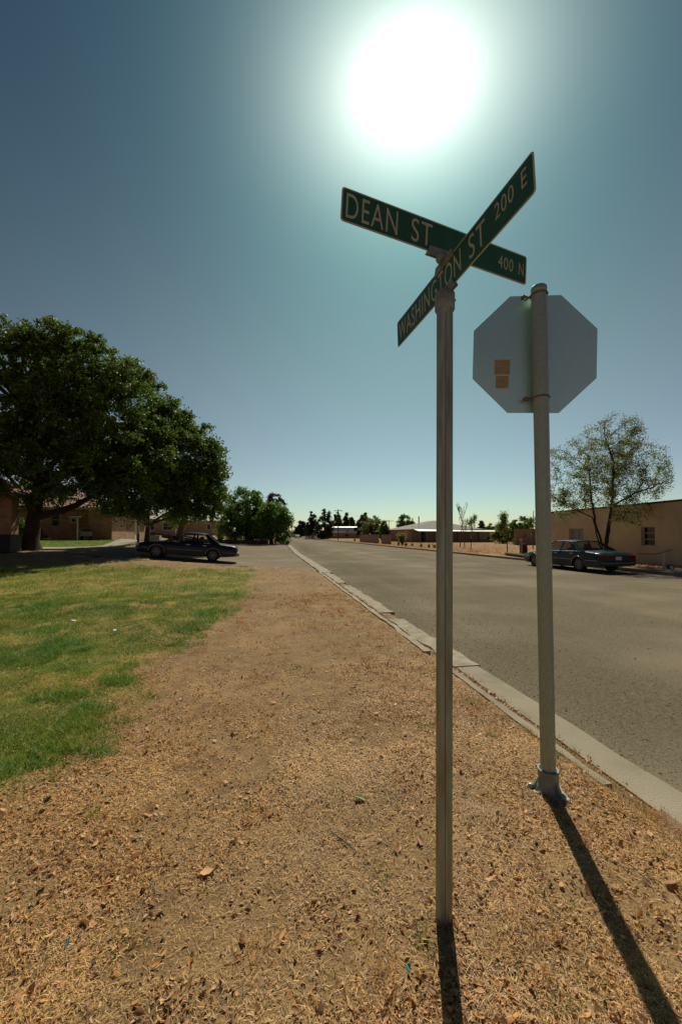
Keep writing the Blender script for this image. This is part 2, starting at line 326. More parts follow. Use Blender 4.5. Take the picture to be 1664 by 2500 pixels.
def blade(parent, P0, P1, H, texts, label):
    P0 = np.array(P0); P1 = np.array(P1); ax = P1-P0; L = np.linalg.norm(ax); ax /= L
    az = np.cross(ax, ZZ); az /= np.linalg.norm(az)
    if az.dot(C0-P0) < 0: az = -az
    ay = np.cross(az, ax) if np.cross(az, ax)[2] > 0 else np.cross(ax, az)
    mb = MB(); mb.prism(rrect(0, L, -H/2, H/2, .013), P0-az*.0012, ax, ay, az, .0024); b = mb.build('sign_blade', m_white, parent); b['label'] = label
    for sgn in (1, -1):
        m2 = MB(); m2.prism(rrect(.006, L-.006, -H/2+.006, H/2-.006, .009), P0+az*sgn*.0012, ax, ay, az*sgn, .0006); m2.build('green_face', m_green, b)
    for s, x0, x1, y0, y1 in texts:
        lt = MB(); text_mesh(lt, s, (x0*L, x1*L, y0*H, y1*H), P0+az*.0018, ax, ay, az, .0005); lt.build('lettering', m_white, b)
        lt = MB(); text_mesh(lt, s, (x0*L, x1*L, y0*H, y1*H), P0+ax*L-az*.0018, -ax, ay, -az, .0005); lt.build('lettering', m_white, b)
    return ax, ay, az
p1b = gnd(1083, 2250); p1t = at(1085, 745, 1.70)
p1t[0] = p1b[0]+(p1t[0]-p1b[0]); tilt = (p1t-p1b)
sp = thing('street_sign', 'tall grey pipe post carrying two crossed green street name blades', 'street sign', tuple(p1b))
sp_loc = np.array(p1b)
def loc_build(mb, name, m, parent, origin):
    mb.v = [tuple(np.array(p)-origin) for p in mb.v]; return mb.build(name, m, parent)
class OMB(MB):
    def __init__(s, org): super().__init__(); s.org = np.array(org)
    def build(s, name, m, parent=None, loc=None):
        s.v = [tuple(np.array(p)-s.org) for p in s.v]; return super().build(name, m, parent, loc)
mb = OMB(sp_loc); r1 = .0345
foot = p1b-tilt/np.linalg.norm(tilt)*.3
mb.tube([foot, p1b+tilt*.3, p1b+tilt*.65, p1t], r1, 28); post = mb.build('post', m_galv, sp)
# a raised weld seam down the pipe, towards the camera
dv = (C0-p1b); dv[2] = 0; dv /= np.linalg.norm(dv); sd = np.cross(dv, ZZ)
sm_ = OMB(sp_loc); q_ = dv*.0343-sd*.004; sm_.tube([p1b+q_+tilt*.01, p1t+q_-tilt*.02], .0016, 5); sm_.build('seam', m_rust, sp)
# cap and blade brackets
tn = tilt/np.linalg.norm(tilt)
cp = OMB(sp_loc); c_ = p1t
cp.tube([c_-tn*.026, c_-tn*.02, c_+tn*.045, c_+tn*.055], [.040, .0425, .0425, .036], 24); 
for a in (0, 2.1, 4.2): 
    q = c_+tn*.02; dd = dv*math.cos(a+.3)+sd*math.sin(a+.3); cp.tube([q+dd*.035, q+dd*.047], .005, 8)
cap = cp.build('post_cap', m_cast, sp)
def W_(px, py, D): return at(px, py, D)
w0 = W_(970.2, 819, 2.15); w1 = W_(1304.5, 415.5, 1.22); H1 = .1425
d0 = W_(832.5, 496, 1.555); d1 = W_(1283.5, 662, 1.885); H2 = .1415
# make the blades cross above the post
def cross_s(a, b, target):
    best = min(np.linspace(.2, .8, 600), key=lambda s: np.linalg.norm((a+(b-a)*s-target)[:2])); return best
blade.org = None
sb = bpy.data.objects.new
def mk_blade(a, b, H, texts, label):
    return blade(sp, a-sp_loc, b-sp_loc, H, texts, label)
_C0 = C0; C0 = C0-sp_loc
axw = mk_blade(w0, w1, H1, [('WASHINGTON', .022, .600, -.33, .34), ('ST', .655, .757, -.33, .34), ('200', .812, .908, -.10, .32), ('E', .944, .968, -.10, .32)], 'lower green blade reading WASHINGTON ST 200 E')
axd = mk_blade(d0, d1, H2, [('DEAN', .022, .266, -.36, .36), ('ST', .336, .443, -.36, .36), ('400', .822, .914, -.22, .2), ('N', .950, .980, -.22, .2)], 'upper green blade reading DEAN ST 400 N')
C0 = _C0
sw = cross_s(w0, w1, p1t); sd_ = cross_s(d0, d1, p1t); cw = w0+(w1-w0)*sw; cdn = d0+(d1-d0)*sd_
br = OMB(sp_loc)
def channel(cen, ax, ay, az, zlo, zhi, L=.075, t=.007):
    for s in (1, -1):
        br.prism([(-L, zlo), (L, zlo), (L*.8, zhi), (-L*.8, zhi)], cen+az*s*.0028-(az*t if s < 0 else 0), ax, ay, az, t)
ax_, ay_, az_ = axw
channel(cw, ax_, ay_, az_, -H1/2-.012, -H1/2+.022)
br.tube([p1t+tn*.05, cw-ay_*(H1/2+.004)], [.03, .024], 12)
br.build('blade_bracket', m_cast, sp); br = OMB(sp_loc)
channel(cw, ax_, ay_, az_, H1/2-.022, H1/2+.014)
bx_, by_, bz_ = axd
channel(cdn, bx_, by_, bz_, -H2/2-.014, -H2/2+.022)
br.tube([cw+ay_*(H1/2+.006), cdn-by_*(H2/2+.006)], [.026, .026], 12)
bk = br.build('blade_bracket', m_cast, sp)
# ---- stop sign seen from behind
p2b = gnd(1338, 1935); p2t = at(1314, 703, 2.44)
ss = thing('stop_sign', 'grey octagonal sign seen from behind on round post with bolted base beside kerb', 'stop sign', tuple(p2b)); o2 = np.array(p2b)
t2 = p2t-p2b; n2 = t2/np.linalg.norm(t2)
mb = OMB(o2); mb.tube([p2b+n2*.10, p2b+t2*.4, p2b+t2*.75, p2t-n2*.002], .0445, 28); mb.build('post', m_galv2, ss)
mb = OMB(o2); mb.tube([p2t-n2*.03, p2t-n2*.025, p2t, p2t+n2*.008], [.0452, .0468, .0468, .040], 28); mb.build('post_cap', m_galv2, ss)
# octagon
cen = at(1303, 864.5, 2.53); n_ = -F*math.cos(.10)-R*math.sin(.10)          # normal towards the camera side
n_ = n_/np.linalg.norm(n_); rx = np.cross(n_, ZZ); rx = -rx if rx.dot(R) < 0 else rx
uy = np.cross(rx, F); uy = ZZ.copy(); rl = math.radians(-1.9); rx2 = rx*math.cos(rl)+uy*math.sin(rl); uy2 = -rx*math.sin(rl)+uy*math.cos(rl)
ap = .762/2; oc = [(ap/math.cos(PI/8)*math.cos(PI/8+k*PI/4), ap/math.cos(PI/8)*math.sin(PI/8+k*PI/4)) for k in range(8)]
mb = OMB(o2); mb.prism(oc, cen, rx2, uy2, -n_, .003); pan = mb.build('sign_panel', m_alu, ss)
m_red = mat('sign_red', (.45, .02, .02), .5)
mb = OMB(o2); mb.prism([(a*.965, b*.965) for a, b in oc], cen-n_*.003, rx2, uy2, -n_, .0008); mb.build('red_face', m_red, pan)
lt = OMB(o2); text_mesh(lt, 'STOP', (-.29, .29, -.125, .125), cen-n_*.0038, -rx2, uy2, -n_, .0006); lt.build('lettering', m_white, pan)
def stick_mat():
    m = mat('sticker', (.50, .40, .20), .7); t = m.node_tree; b = t.nodes['Principled BSDF']; co = t.nodes.new('ShaderNodeTexCoord')
    n = t.nodes.new('ShaderNodeTexNoise'); n.inputs['Scale'].default_value = 14; n.inputs['Detail'].default_value = 3; mp = t.nodes.new('ShaderNodeMapping'); mp.inputs['Scale'].default_value = (1, 1, 26); t.links.new(co.outputs['Object'], mp.inputs[0]); t.links.new(mp.outputs[0], n.inputs[0])
    r = t.nodes.new('ShaderNodeValToRGB'); r.color_ramp.elements[0].position = .44; r.color_ramp.elements[0].color = (.31, .25, .14, 1); r.color_ramp.elements[1].position = .56; r.color_ramp.elements[1].color = (.40, .34, .20, 1)
    t.links.new(n.outputs[0], r.inputs[0]); t.links.new(r.outputs[0], b.inputs[0]); return m
m_st = stick_mat(); m_stb = mat('sticker_border', (.42, .35, .19), .7)
k_ = 2.53/f
def onp(px, py): # point on the panel plane
    d = ray(px, py); t = (cen-C0).dot(n_)/d.dot(n_); q = C0+d*t-cen; return q.dot(rx2), q.dot(uy2)
for (x0, y0, x1, y1) in ((1205.5, 878, 1244.5, 915), (1208.5, 917, 1241, 948)):
    a0 = onp(x0, y1); a1 = onp(x1, y0)
    mb = OMB(o2); mb.prism([(a0[0], a0[1]), (a1[0], a0[1]), (a1[0], a1[1]), (a0[0], a1[1])], cen, rx2, uy2, n_, .0006); st = mb.build('sticker', m_stb, pan)
    mb = OMB(o2); e = .005; mb.prism([(a0[0]+e, a0[1]+e), (a1[0]-e, a0[1]+e), (a1[0]-e, a1[1]-e), (a0[0]+e, a1[1]-e)], cen+n_*.0006, rx2, uy2, n_, .0004); mb.build('print', m_st, st)
for hy in (.335, -.300):
    q = cen+uy2*hy; pp = p2b+t2*((q[2]-p2b[2])/t2[2]); mb = OMB(o2)
    ring = [pp+(rx*math.cos(a)*.0485+n_*math.sin(a)*.0485)+ZZ*0 for a in np.linspace(0, 2*PI, 25)]
    for i in range(24): mb.tube([ring[i]-ZZ*.004, ring[i+1]-ZZ*.004], .005, 6)
    for s in (1, -1):
        e0 = pp+rx*s*.046-n_*.01; mb.tube([e0, e0+rx*s*.012-n_*.03, e0+rx*s*.018-n_*.046], .006, 8)
    e0 = pp-rx*.055-n_*.02; mb.tube([e0-rx*.006, e0-rx*.045], .007, 8); mb.tube([e0-rx*.03+n_*.012, e0-rx*.03-n_*.02], .010, 6)
    mb.build('clamp', m_rust, ss)
# bolted base: flared collar on a triangular flange
mb = OMB(o2); cb = p2b+n2*.0; mb.lathe([(.080, -.02), (.076, .02), (.064, .045), (.060, .06), (.060, .125), (.064, .132), (.064, .150), (.057, .152), (.049, .146), (.048, .09)], tuple(cb), 32)
base = mb.build('base_collar', m_cast, ss)
mb = OMB(o2); fl = []
for k in range(3):
    a = math.radians(172+k*120)
    for j in (-16, -6, 6, 16): fl.append((.128*math.cos(a+math.radians(j)), .128*math.sin(a+math.radians(j))))
    fl.append((.080*math.cos(a+math.radians(60)), .080*math.sin(a+math.radians(60))))
mb.prism(fl, cb-ZZ*.02, R, F, ZZ, .045); mb.build('flange', m_cast, base)
for k in range(3):
    mb = OMB(o2); a = math.radians(172+k*120); q = cb+R*.108*math.cos(a)+F*.108*math.sin(a); mb.lathe([(.0, .050), (.012, .050), (.016, .044), (.016, .02)], tuple(q), 8)
    a = math.radians(172+k*120); d_ = R*math.cos(a)+F*math.sin(a); w_ = np.cross(d_, ZZ)*.006
    a0 = cb+d_*.060+ZZ*.10; a1 = cb+d_*.075+ZZ*.03; a2 = cb+d_*.100+ZZ*.027
    mb.add([a0-w_, a1-w_, a2-w_, a0+w_, a1+w_, a2+w_], [(0, 1, 2), (5, 4, 3), (0, 2, 5, 3)])
    mb.build('bolt', m_galv2, base)
# ------------------------------------------------------------------ vegetation builders
m_bark = mat('bark', (.060, .042, .028), .95, (.03, .02, .014), 14, bump=.8, bscale=18, stretch=(1, 1, .25))
m_barkp = mat('pale_bark', (.17, .12, .075), .95, (.09, .062, .04), 10, bump=.6, bscale=16, stretch=(1, 1, .3))
def leafmat(name, c, trans=.35): return mat(name, c, .5, None, trans=trans, spec=.32, attr='tone')
m_leaf = leafmat('mulberry_leaf', (.095, .160, .020), .46)
m_leaf2 = leafmat('bright_leaf', (.13, .24, .04), .5)
m_leafo = leafmat('olive_leaf', (.19, .22, .055), .5)
m_pine = leafmat('needles', (.05, .07, .03), .25)
def leaves(name, Cn, size, m, parent, seed=0, flat=.0, asp=.55, down=.35, tonelo=.55, tonehi=1.5, org=(0, 0, 0)):
    r = np.random.default_rng(seed); n = len(Cn); a = r.normal(size=(n, 3)); a[:, 2] -= down; a /= np.linalg.norm(a, axis=1)[:, None]
    b = r.normal(size=(n, 3)); b[:, 2] *= (1-flat)*.6; b = np.cross(a, b); b /= np.linalg.norm(b, axis=1)[:, None]; c = np.cross(a, b)
    sz = (size*r.uniform(.6, 1.35, n))[:, None]; Cn = Cn-np.array(org)
    V = np.stack([Cn-a*sz*.5, Cn-b*sz*asp*.5+c*sz*.12, Cn+a*sz*.5-c*sz*.06, Cn+b*sz*asp*.5+c*sz*.12], 1).reshape(-1, 3)
    t = r.uniform(tonelo, tonehi, n); hue = r.uniform(-.12, .18, n)
    return fast(name, V, np.arange(4*n).reshape(n, 4), m, parent, tone=np.stack([t*(1+hue), t, t*(1-hue*.6)], 1))
def limb(mb, p, q, r0, r1, sag=.1, r=None, n=5, seg=6):
    p = np.array(p, float); q = np.array(q, float); L = np.linalg.norm(q-p); w = (r or random).uniform(-1, 1)
    mid = (p+q)/2+np.array([w*.08*L, (random.random()-.5)*.16*L, sag*L]); pts = [p*(1-t)**2+2*mid*t*(1-t)+q*t*t for t in np.linspace(0, 1, n)]
    mb.tube(pts, list(np.linspace(r0, r1, n)), seg, False); return pts
def clump_tree(name, label, cat, base, trunk, ells, ncl, nleaf, sig, lsize, m, bark, group=None, seed=0, tr=.3, down=.35, shell=.5, flat=0, nlimb=None, limbr=.4):
    """trunk: list of points; ells: [(centre, (rx, ry, rz), weight)] give the crown's volume"""
    r = np.random.default_rng(seed); base = np.array(base, float); t = thing(name, label, cat, tuple(base), 0, group)
    wt = np.array([e[2] for e in ells], float); wt /= wt.sum(); pick = r.choice(len(ells), ncl, p=wt)
    d = r.normal(size=(ncl, 3)); d /= np.linalg.norm(d, axis=1)[:, None]; rad = (shell+(1-shell)*r.random(ncl))**(1/2.)*.95
    cc = np.array([np.array(ells[k][0]) for k in pick])+d*rad[:, None]*np.array([ells[k][1] for k in pick])
    mb = OMB(base); pts = [np.array(p, float) for p in trunk]; k = len(pts)
    rr = [tr*1.45]+list(np.linspace(tr, tr*limbr, k-1)); mb.tube(pts, rr, 14, False)
    # root flare
    nodes = pts[1:]
    main = cc[r.permutation(ncl)[:nlimb or max(5, ncl//9)]]
    sub = list(nodes)
    for q in main:
        j = min(range(len(nodes)), key=lambda i: np.linalg.norm(nodes[i]-q)+(nodes[i][2] > q[2])*3); sub += limb(mb, nodes[j], q, tr*.34, tr*.07, .06)[2:]
    sub = np.array(sub)
    for q in cc:
        j = np.argmin(np.linalg.norm(sub-q, axis=1)); limb(mb, sub[j], q, max(.012, tr*.08), .006, .03, n=4, seg=4)
    mb.build('trunk', bark, t); cmid = cc.mean(0)
    lp = []
    per = nleaf//ncl
    for q in cc:
        n = int(per*r.uniform(.5, 1.5)); s_ = sig*r.uniform(.65, 1.3); nt = max(6, n//16)
        dr = r.normal(size=(nt, 3))+1.0*(q-cmid)/(np.linalg.norm(q-cmid)+.01)+np.array([0, 0, .25]); dr /= np.linalg.norm(dr, axis=1)[:, None]
        k_ = r.integers(0, nt, n); t_ = r.uniform(.1, 1, n)*s_*2.1*r.uniform(.6, 1.15, nt)[k_]; x = dr[k_]*t_[:, None]*np.array([1, 1, .75]); x[:, 2] -= .16*t_**2/s_
        lp.append(q+x+r.normal(size=(n, 3))*lsize*.42)
    lp = np.concatenate(lp)
    leaves('crown', lp, lsize, m, t, seed+1, down=down, flat=flat, org=base); return t
def branchy(name, label, cat, base, stems, depth, lratio, spread, m, bark, nl, lsize, group=None, seed=0, lsig=.18, up=.12, taper=.68, kids=(2, 3), leafdepth=2, minr=.004, env=None):
    """open-branched tree: stems = [(direction, length, radius)]"""
    r = np.random.default_rng(seed); base = np.array(base, float); t = thing(name, label, cat, tuple(base), 0, group); mb = OMB(base); tips = []
    def grow(p, d, L, rad, dep):
        n = 4; pts = [p]; dd = d.copy()
        for i in range(n):
            dd = dd+r.normal(size=3)*.10; dd[2] += up*.25; dd /= np.linalg.norm(dd); pts.append(pts[-1]+dd*L/n)
        e = pts[-1]
        if env is not None:
            q = (e-env[0])/env[1]
            if np.linalg.norm(q) > 1 and dep < depth-1: dep = min(dep, 1)
        mb.tube(pts, list(np.linspace(rad, max(rad*taper, minr), n+1)), 8 if rad > .05 else 5 if rad > .015 else 3, False)
        if dep <= leafdepth:
            for q in pts[1:]: tips.append(q)
        if dep <= 0: return
        for k in range(r.integers(kids[0], kids[1]+1)):
            a = r.normal(size=3); a -= a.dot(dd)*dd; a /= np.linalg.norm(a); sp_ = spread*r.uniform(.5, 1.3)
            nd = dd*math.cos(sp_)+a*math.sin(sp_); nd[2] += up; nd /= np.linalg.norm(nd)
            grow(e if k == 0 else pts[-2] if r.random() < .5 else e, nd, L*lratio*r.uniform(.75, 1.2), max(rad*taper*(.95 if k == 0 else .75), minr), dep-1)
    for d, L, rad in stems:
        d = np.array(d, float); d /= np.linalg.norm(d); grow(base-np.array([0, 0, .1]), d, L, rad, depth)
    mb.build('trunk', bark, t)
    if nl:
        tp = np.array(tips); idx = r.integers(0, len(tp), nl); leaves('crown', tp[idx]+r.normal(size=(nl, 3))*lsig, lsize, m, t, seed+5, asp=.4, org=base, down=.2)
    return t
def colonise(name, label, cat, base, stems, ells, natt, step, m, bark, nl, lsize, seed=0, r0=.012, expo=2.35, lsig=.12, kill=1.5, infl=7):
    """space colonisation: twigs grow towards scattered points of the crown volume"""
    r = np.random.default_rng(seed); base = np.array(base, float); t = thing(name, label, cat, tuple(base)); A = []
    w = np.array([e[2] for e in ells]); pk = r.choice(len(ells), natt, p=w/w.sum())
    d = r.normal(size=(natt, 3)); d /= np.linalg.norm(d, axis=1)[:, None]; A = np.array([ells[k][0] for k in pk])+d*(r.random(natt)**.42)[:, None]*np.array([ells[k][1] for k in pk])
    P = [base-[0, 0, .15]]; par = [-1]
    for st in stems:
        j = 0
        for q in st:
            q = np.array(q, float); a = P[j]; n = max(1, int(np.linalg.norm(q-a)/step))
            for k in range(1, n+1): P.append(a+(q-a)*k/n+r.normal(size=3)*.012); par.append(j); j = len(P)-1
    P = np.array(P); par = list(par); live = np.ones(natt, bool); fresh = np.arange(len(P)); dm = np.full(natt, 1e9); nn = np.zeros(natt, int)
    for it in range(90):
        if not live.any(): break
        D2 = np.linalg.norm(A[:, None]-P[None, fresh], axis=2); j = D2.argmin(1); dd = D2[np.arange(natt), j]; b = dd < dm; dm[b] = dd[b]; nn[b] = fresh[j[b]]; live &= dm > step*kill
        idx = np.where(live & (dm < step*infl*3))[0]
        if not len(idx): break
        new = []; 
        for j in np.unique(nn[idx]):
            v = A[idx[nn[idx] == j]]-P[j]; v /= np.linalg.norm(v, axis=1)[:, None]; v = v.sum(0); v /= np.linalg.norm(v)+1e-9; g0 = P[j]-P[par[j]] if par[j] >= 0 else np.array([0, 0, 1.]); g0 = g0/(np.linalg.norm(g0)+1e-9); v = v+g0*.6+r.normal(size=3)*.14; v /= np.linalg.norm(v); q = P[j]+v*step
            if np.linalg.norm(P-q, axis=1).min() < step*.62: continue
            new.append(q); par.append(j)
        if not new: break
        fresh = np.arange(len(P), len(P)+len(new)); P = np.concatenate([P, new])
        if len(P) > 9000: break
    n = len(P); ch = [[] for _ in range(n)]
    for i in range(1, n): ch[par[i]].append(i)
    rad = np.zeros(n)
    for i in range(n-1, -1, -1): rad[i] = r0 if not ch[i] else sum(rad[c]**expo for c in ch[i])**(1/expo)
    mb = OMB(base); done = np.zeros(n, bool)
    starts = [0]
    while starts:
        i = starts.pop(); chain = [i] if par[i] < 0 else [par[i], i]
        while ch[chain[-1]]:
            c = sorted(ch[chain[-1]], key=lambda q: -rad[q]); starts += c[1:]; chain.append(c[0])
        rr = [min(rad[q], rad[chain[1]]) if len(chain) > 1 else rad[q] for q in chain]; mb.tube([P[q] for q in chain], rr, 9 if rr[0] > .06 else 5 if rr[0] > .025 else 3, False)
    mb.build('trunk', bark, t); tips = np.where((rad < r0*2.4) & (P[:, 2] > base[2]+1.2))[0]
    tw = np.clip(fbm(P[tips, 0]*1.0+P[tips, 2]*.7, P[tips, 1]+P[tips, 2]*1.3, 2.2)-.34, .03, 1)**1.5; k = tips[r.choice(len(tips), nl, p=tw/tw.sum())]; leaves('crown', P[k]+r.normal(size=(nl, 3))*lsig, lsize, m, t, seed+5, asp=.42, org=base, down=.35); return t
def sc(D): return D/f
def ell(px, py, rx_, ry_, D, depth=None, w=None):
    c = at(px, py, D); k = D/f; return (c, (rx_*k, (depth or min(rx_, ry_))*k, ry_*k), w or rx_*ry_)
def gat(px, D, dz=0):
    """point of the ground at image column px, D metres ahead"""
    p = at(px, 1305, D); return np.array([p[0], p[1], float(hz(p[0], p[1]))+dz])
# the large shade tree and its neighbours
b = gat(75, 23.5); k = 23.5/f
tk = [b-[0, 0, .1], b+[0, 0, .5], at(80, 1290, 23.5), at(88, 1240, 23.5), at(95, 1180, 23.3), at(85, 1100, 23), at(60, 1000, 23)]
big = clump_tree('shade_tree', 'huge dark mulberry with thick leaning trunk spreading over the left lawn', 'tree', b, tk,
    [ell(10, 955, 262, 205, 22.5, 175), ell(250, 1010, 165, 180, 23, 150), ell(90, 1120, 260, 105, 22, 190), ell(180, 910, 170, 100, 23, 120), ell(300, 1110, 120, 110, 22.5, 140)],
    640, 165000, .46, .165, m_leaf, m_bark, seed=3, tr=.46, shell=.42, limbr=.35)
mb = OMB(b)
p0 = at(84, 1262, 23.5); limb(mb, p0, at(190, 1232, 22.8), .26, .16, -.06, n=7, seg=10); limb(mb, at(190, 1232, 22.8), at(275, 1190, 22.5), .16, .07, .05, n=6, seg=8)
limb(mb, at(92, 1215, 23.4), at(150, 1150, 23), .2, .08, .04, n=6, seg=8); limb(mb, at(80, 1250, 23.4), at(10, 1150, 24), .18, .07, .05, n=6, seg=8)
mb.build('limb', m_bark, big)
b = gat(360, 29.5)
clump_tree('shade_tree', 'dark leafy tree with slim straight trunk above the parked black sedan', 'tree', b, [b-[0, 0, .1], b+[0, 0, .7], at(361, 1285, 29.5), at(363, 1230, 29.2), at(390, 1180, 28)],
    [ell(432, 1128, 108, 108, 26.5, 110), ell(340, 1180, 120, 75, 26, 120), ell(470, 1200, 78, 62, 26, 80), ell(395, 1050, 80, 75, 26.5, 80), ell(498, 1140, 50, 60, 26.5, 50), ell(495, 1225, 55, 34, 26, 50)],
    420, 100000, .44, .165, m_leaf, m_bark, seed=8, tr=.17, shell=.42)
b = gat(440, 48)
clump_tree('shade_tree', 'small tree with pale thick trunk in front of the beige house', 'tree', b, [b-[0, 0, .1], b+[0, 0, .9], at(444, 1282, 48), at(448, 1262, 48)],
    [ell(440, 1246, 52, 24, 48), ell(490, 1250, 42, 18, 48), ell(455, 1262, 60, 10, 48)], 60, 6500, .5, .18, m_leaf2, m_barkp, seed=10, tr=.42)
b = gat(603, 57)
clump_tree('leafy_tree', 'bushy green tree past the paved lot, left of its twin at the corner', 'tree', b, [b-[0, 0, .1], b+[0, 0, 1], at(600, 1270, 57), at(598, 1235, 57)],
    [ell(600, 1242, 44, 52, 57), ell(572, 1275, 30, 38, 57), ell(628, 1270, 32, 42, 57), ell(600, 1295, 48, 22, 57)], 230, 42000, .62, .22, m_leaf2, m_bark, seed=11, tr=.25)
b = gat(662, 54)
clump_tree('leafy_tree', 'round green tree at the far corner hanging down to the kerb', 'tree', b, [b-[0, 0, .1], b+[0, 0, .8], at(663, 1290, 54), at(662, 1262, 54)],
    [ell(664, 1262, 32, 34, 54), ell(680, 1290, 24, 32, 54), ell(650, 1285, 26, 30, 54), ell(692, 1270, 13, 14, 54, w=300)], 180, 32000, .5, .21, m_leaf2, m_bark, seed=12, tr=.22)
b = gat(676, 80)
clump_tree('pine_tree', 'dark pine whose round head stands above the corner tree', 'tree', b, [b, b+[0, 0, 4], at(675, 1245, 80), at(674, 1220, 80)],
    [ell(671, 1220, 15, 16, 80), ell(682, 1232, 12, 12, 80), ell(680, 1250, 16, 12, 80)], 40, 7500, .5, .22, m_pine, m_bark, seed=13, tr=.2)
# trees on the right side of the street, far off
far = [('pine_tree', 'low dark tree at the left end of the far row beside the road', 736, 1272, 1306, 13, 200, m_pine, 0), ('pine_tree', 'second dark pine in the far row, with two humps', 761, 1250, 1311, 15, 152, m_pine, 0),
       ('pine_tree', 'broad tallest dark pine left of the bright white roof', 792, 1242, 1315, 21, 142, m_pine, 0), ('pine_tree', 'dark pine directly behind the utility pole', 822, 1251, 1300, 12, 195, m_pine, 0),
       ('pine_tree', 'narrow dark pine behind the middle of the white roof', 845, 1252, 1300, 8, 200, m_pine, 0), ('pine_tree', 'small dark pine behind the right part of the white roof', 857, 1262, 1300, 8, 205, m_pine, 0),
       ('pine_tree', 'dark cedar rising behind the bright green round tree', 886, 1252, 1305, 16, 150, m_pine, 0), ('leafy_tree', 'bright green round tree between the white roof and the brown wall panels', 906, 1255, 1318, 28, 108, m_leafo, 1),
       ('leafy_tree', 'dark narrow tree beside the left gable of the grey metal roof', 937, 1272, 1318, 11, 100, m_leaf2, 1), ('leafy_tree', 'green crown showing just above the grey metal roof', 989, 1258, 1310, 19, 118, m_leaf2, 1),
       ('pine_tree', 'tiny dark conifer beyond the right end of the porch roof', 1174, 1273, 1315, 10, 125, m_pine, 0), ('leafy_tree', 'flat dark tree beyond the porch end', 1200, 1276, 1320, 14, 105, m_leaf, 1),
       ('leafy_tree', 'dull olive tree behind the tall sapling', 1228, 1280, 1325, 26, 72, m_leafo, 1), ('leafy_tree', 'dark spreading tree above the long mud wall', 1272, 1262, 1325, 30, 68, m_leaf, 1)]
for i, (nm, lb, px, yt, yb, hw, D, m, kind) in enumerate(far):
    b = gat(px, D); h = (yb-yt); mid = (yt*.55+yb*.45); hh = h/2
    if nm == 'pine_tree': el = [ell(px+hw*.1, yt+h*.24, hw*.5, h*.24, D), ell(px, yt+h*.5, hw*.9, h*.28, D), ell(px-hw*.2, yt+h*.72, hw, h*.24, D), ell(px+hw*.4, yt+h*.6, hw*.55, h*.25, D), ell(px, yt+h*.85, hw*.8, h*.15, D)]
    else: el = [ell(px, yt+h*.78, hw*.9, h*.2, D), ell(px, yt+h*.33, hw*.75, h*.33, D), ell(px-hw*.4, yt+h*.5, hw*.55, h*.28, D), ell(px+hw*.45, yt+h*.52, hw*.55, h*.28, D), ell(px, yt+h*.62, hw, h*.22, D)]
    clump_tree(nm, lb, 'tree', b, [b, b+[0, 0, h*D/f*.3], b+[0, 0, h*D/f*.55], b+[0, 0, h*D/f*.8]], el, 90, 9000 if hw > 12 else 5000, hw*D/f*.20, .0034*D, m, m_bark, group='far trees across the street', seed=30+i, tr=.03*h*D/f*.6, flat=.3 if nm != 'pine_tree' else 0)
# the open locust by the adobe building
b = gat(1473, 22.6); Q_ = lambda x, y, D=22.6: at(x, y, D)
colonise('locust_tree', 'open forked locust tree with sparse leaves behind the green car', 'tree', b, [[Q_(1466, 1320), Q_(1452, 1280), Q_(1442, 1215), Q_(1436, 1150)], [Q_(1478, 1315), Q_(1486, 1270), Q_(1494, 1215), Q_(1496, 1130), Q_(1480, 1080)], [Q_(1445, 1262), Q_(1395, 1240, 22), Q_(1350, 1215, 22)], [Q_(1492, 1235), Q_(1545, 1205, 22), Q_(1590, 1190, 22)]],
    [ell(1490, 1090, 72, 92, 22.6, 80), ell(1420, 1150, 85, 90, 22.6, 85), ell(1545, 1150, 82, 80, 22.6, 80), ell(1495, 1180, 120, 75, 22.6, 90), ell(1375, 1215, 42, 50, 22.6, 50), ell(1600, 1185, 38, 42, 22.6, 40), ell(1560, 1262, 62, 18, 21.8, 40)], 1900, .20, m_leafo, m_bark, 27000, .10, seed=4, r0=.0085, lsig=.13)
# saplings and bare trees in the dry yard
def sap(label, px, ytop, ybase, D, nl, seed, m=m_leafo, bark=m_bark, hw=1., cat='tree', name='sapling', depth=4, grp=None, lsz=.13):
    b = gat(px, D); H = (ybase-ytop)*D/f
    return branchy(name, label, cat, b, [((0.03, 0, 1), H*.34, .035*H/3)], depth, .66, .42*hw, m, bark, nl, lsz, group=grp, seed=seed, lsig=.13*hw, up=.42, taper=.7, kids=(2, 4), leafdepth=3, minr=.008)
sap('thin sapling with yellow green leaves just right of the street sign post', 1148, 1250, 1344, 41, 900, 51)
sap('tallest leafy sapling in the dry yard, left of the stop sign post', 1238, 1232, 1352, 34.5, 2300, 52, hw=1.15)
sap('bare young tree with upright twigs beside the street sign post', 1122, 1225, 1336, 51, 0, 53, bark=m_barkp, hw=.75, depth=5)
sap('smaller bare tree just right of the taller bare one', 1133, 1240, 1333, 54, 0, 54, bark=m_barkp, hw=.75, depth=4)
sap('short bare twiggy tree before the dark porch doorway', 1054, 1277, 1329, 62, 0, 55, bark=m_barkp, hw=1.3, depth=5)
sap('bare thin shrub standing by the mud wall', 1279, 1290, 1335, 44, 0, 56, bark=m_barkp, hw=1.3, depth=5)
sap('slender leafy tree rising behind the stop sign post', 1300, 1232, 1325, 55, 1500, 57, m=m_leaf2, hw=.8)
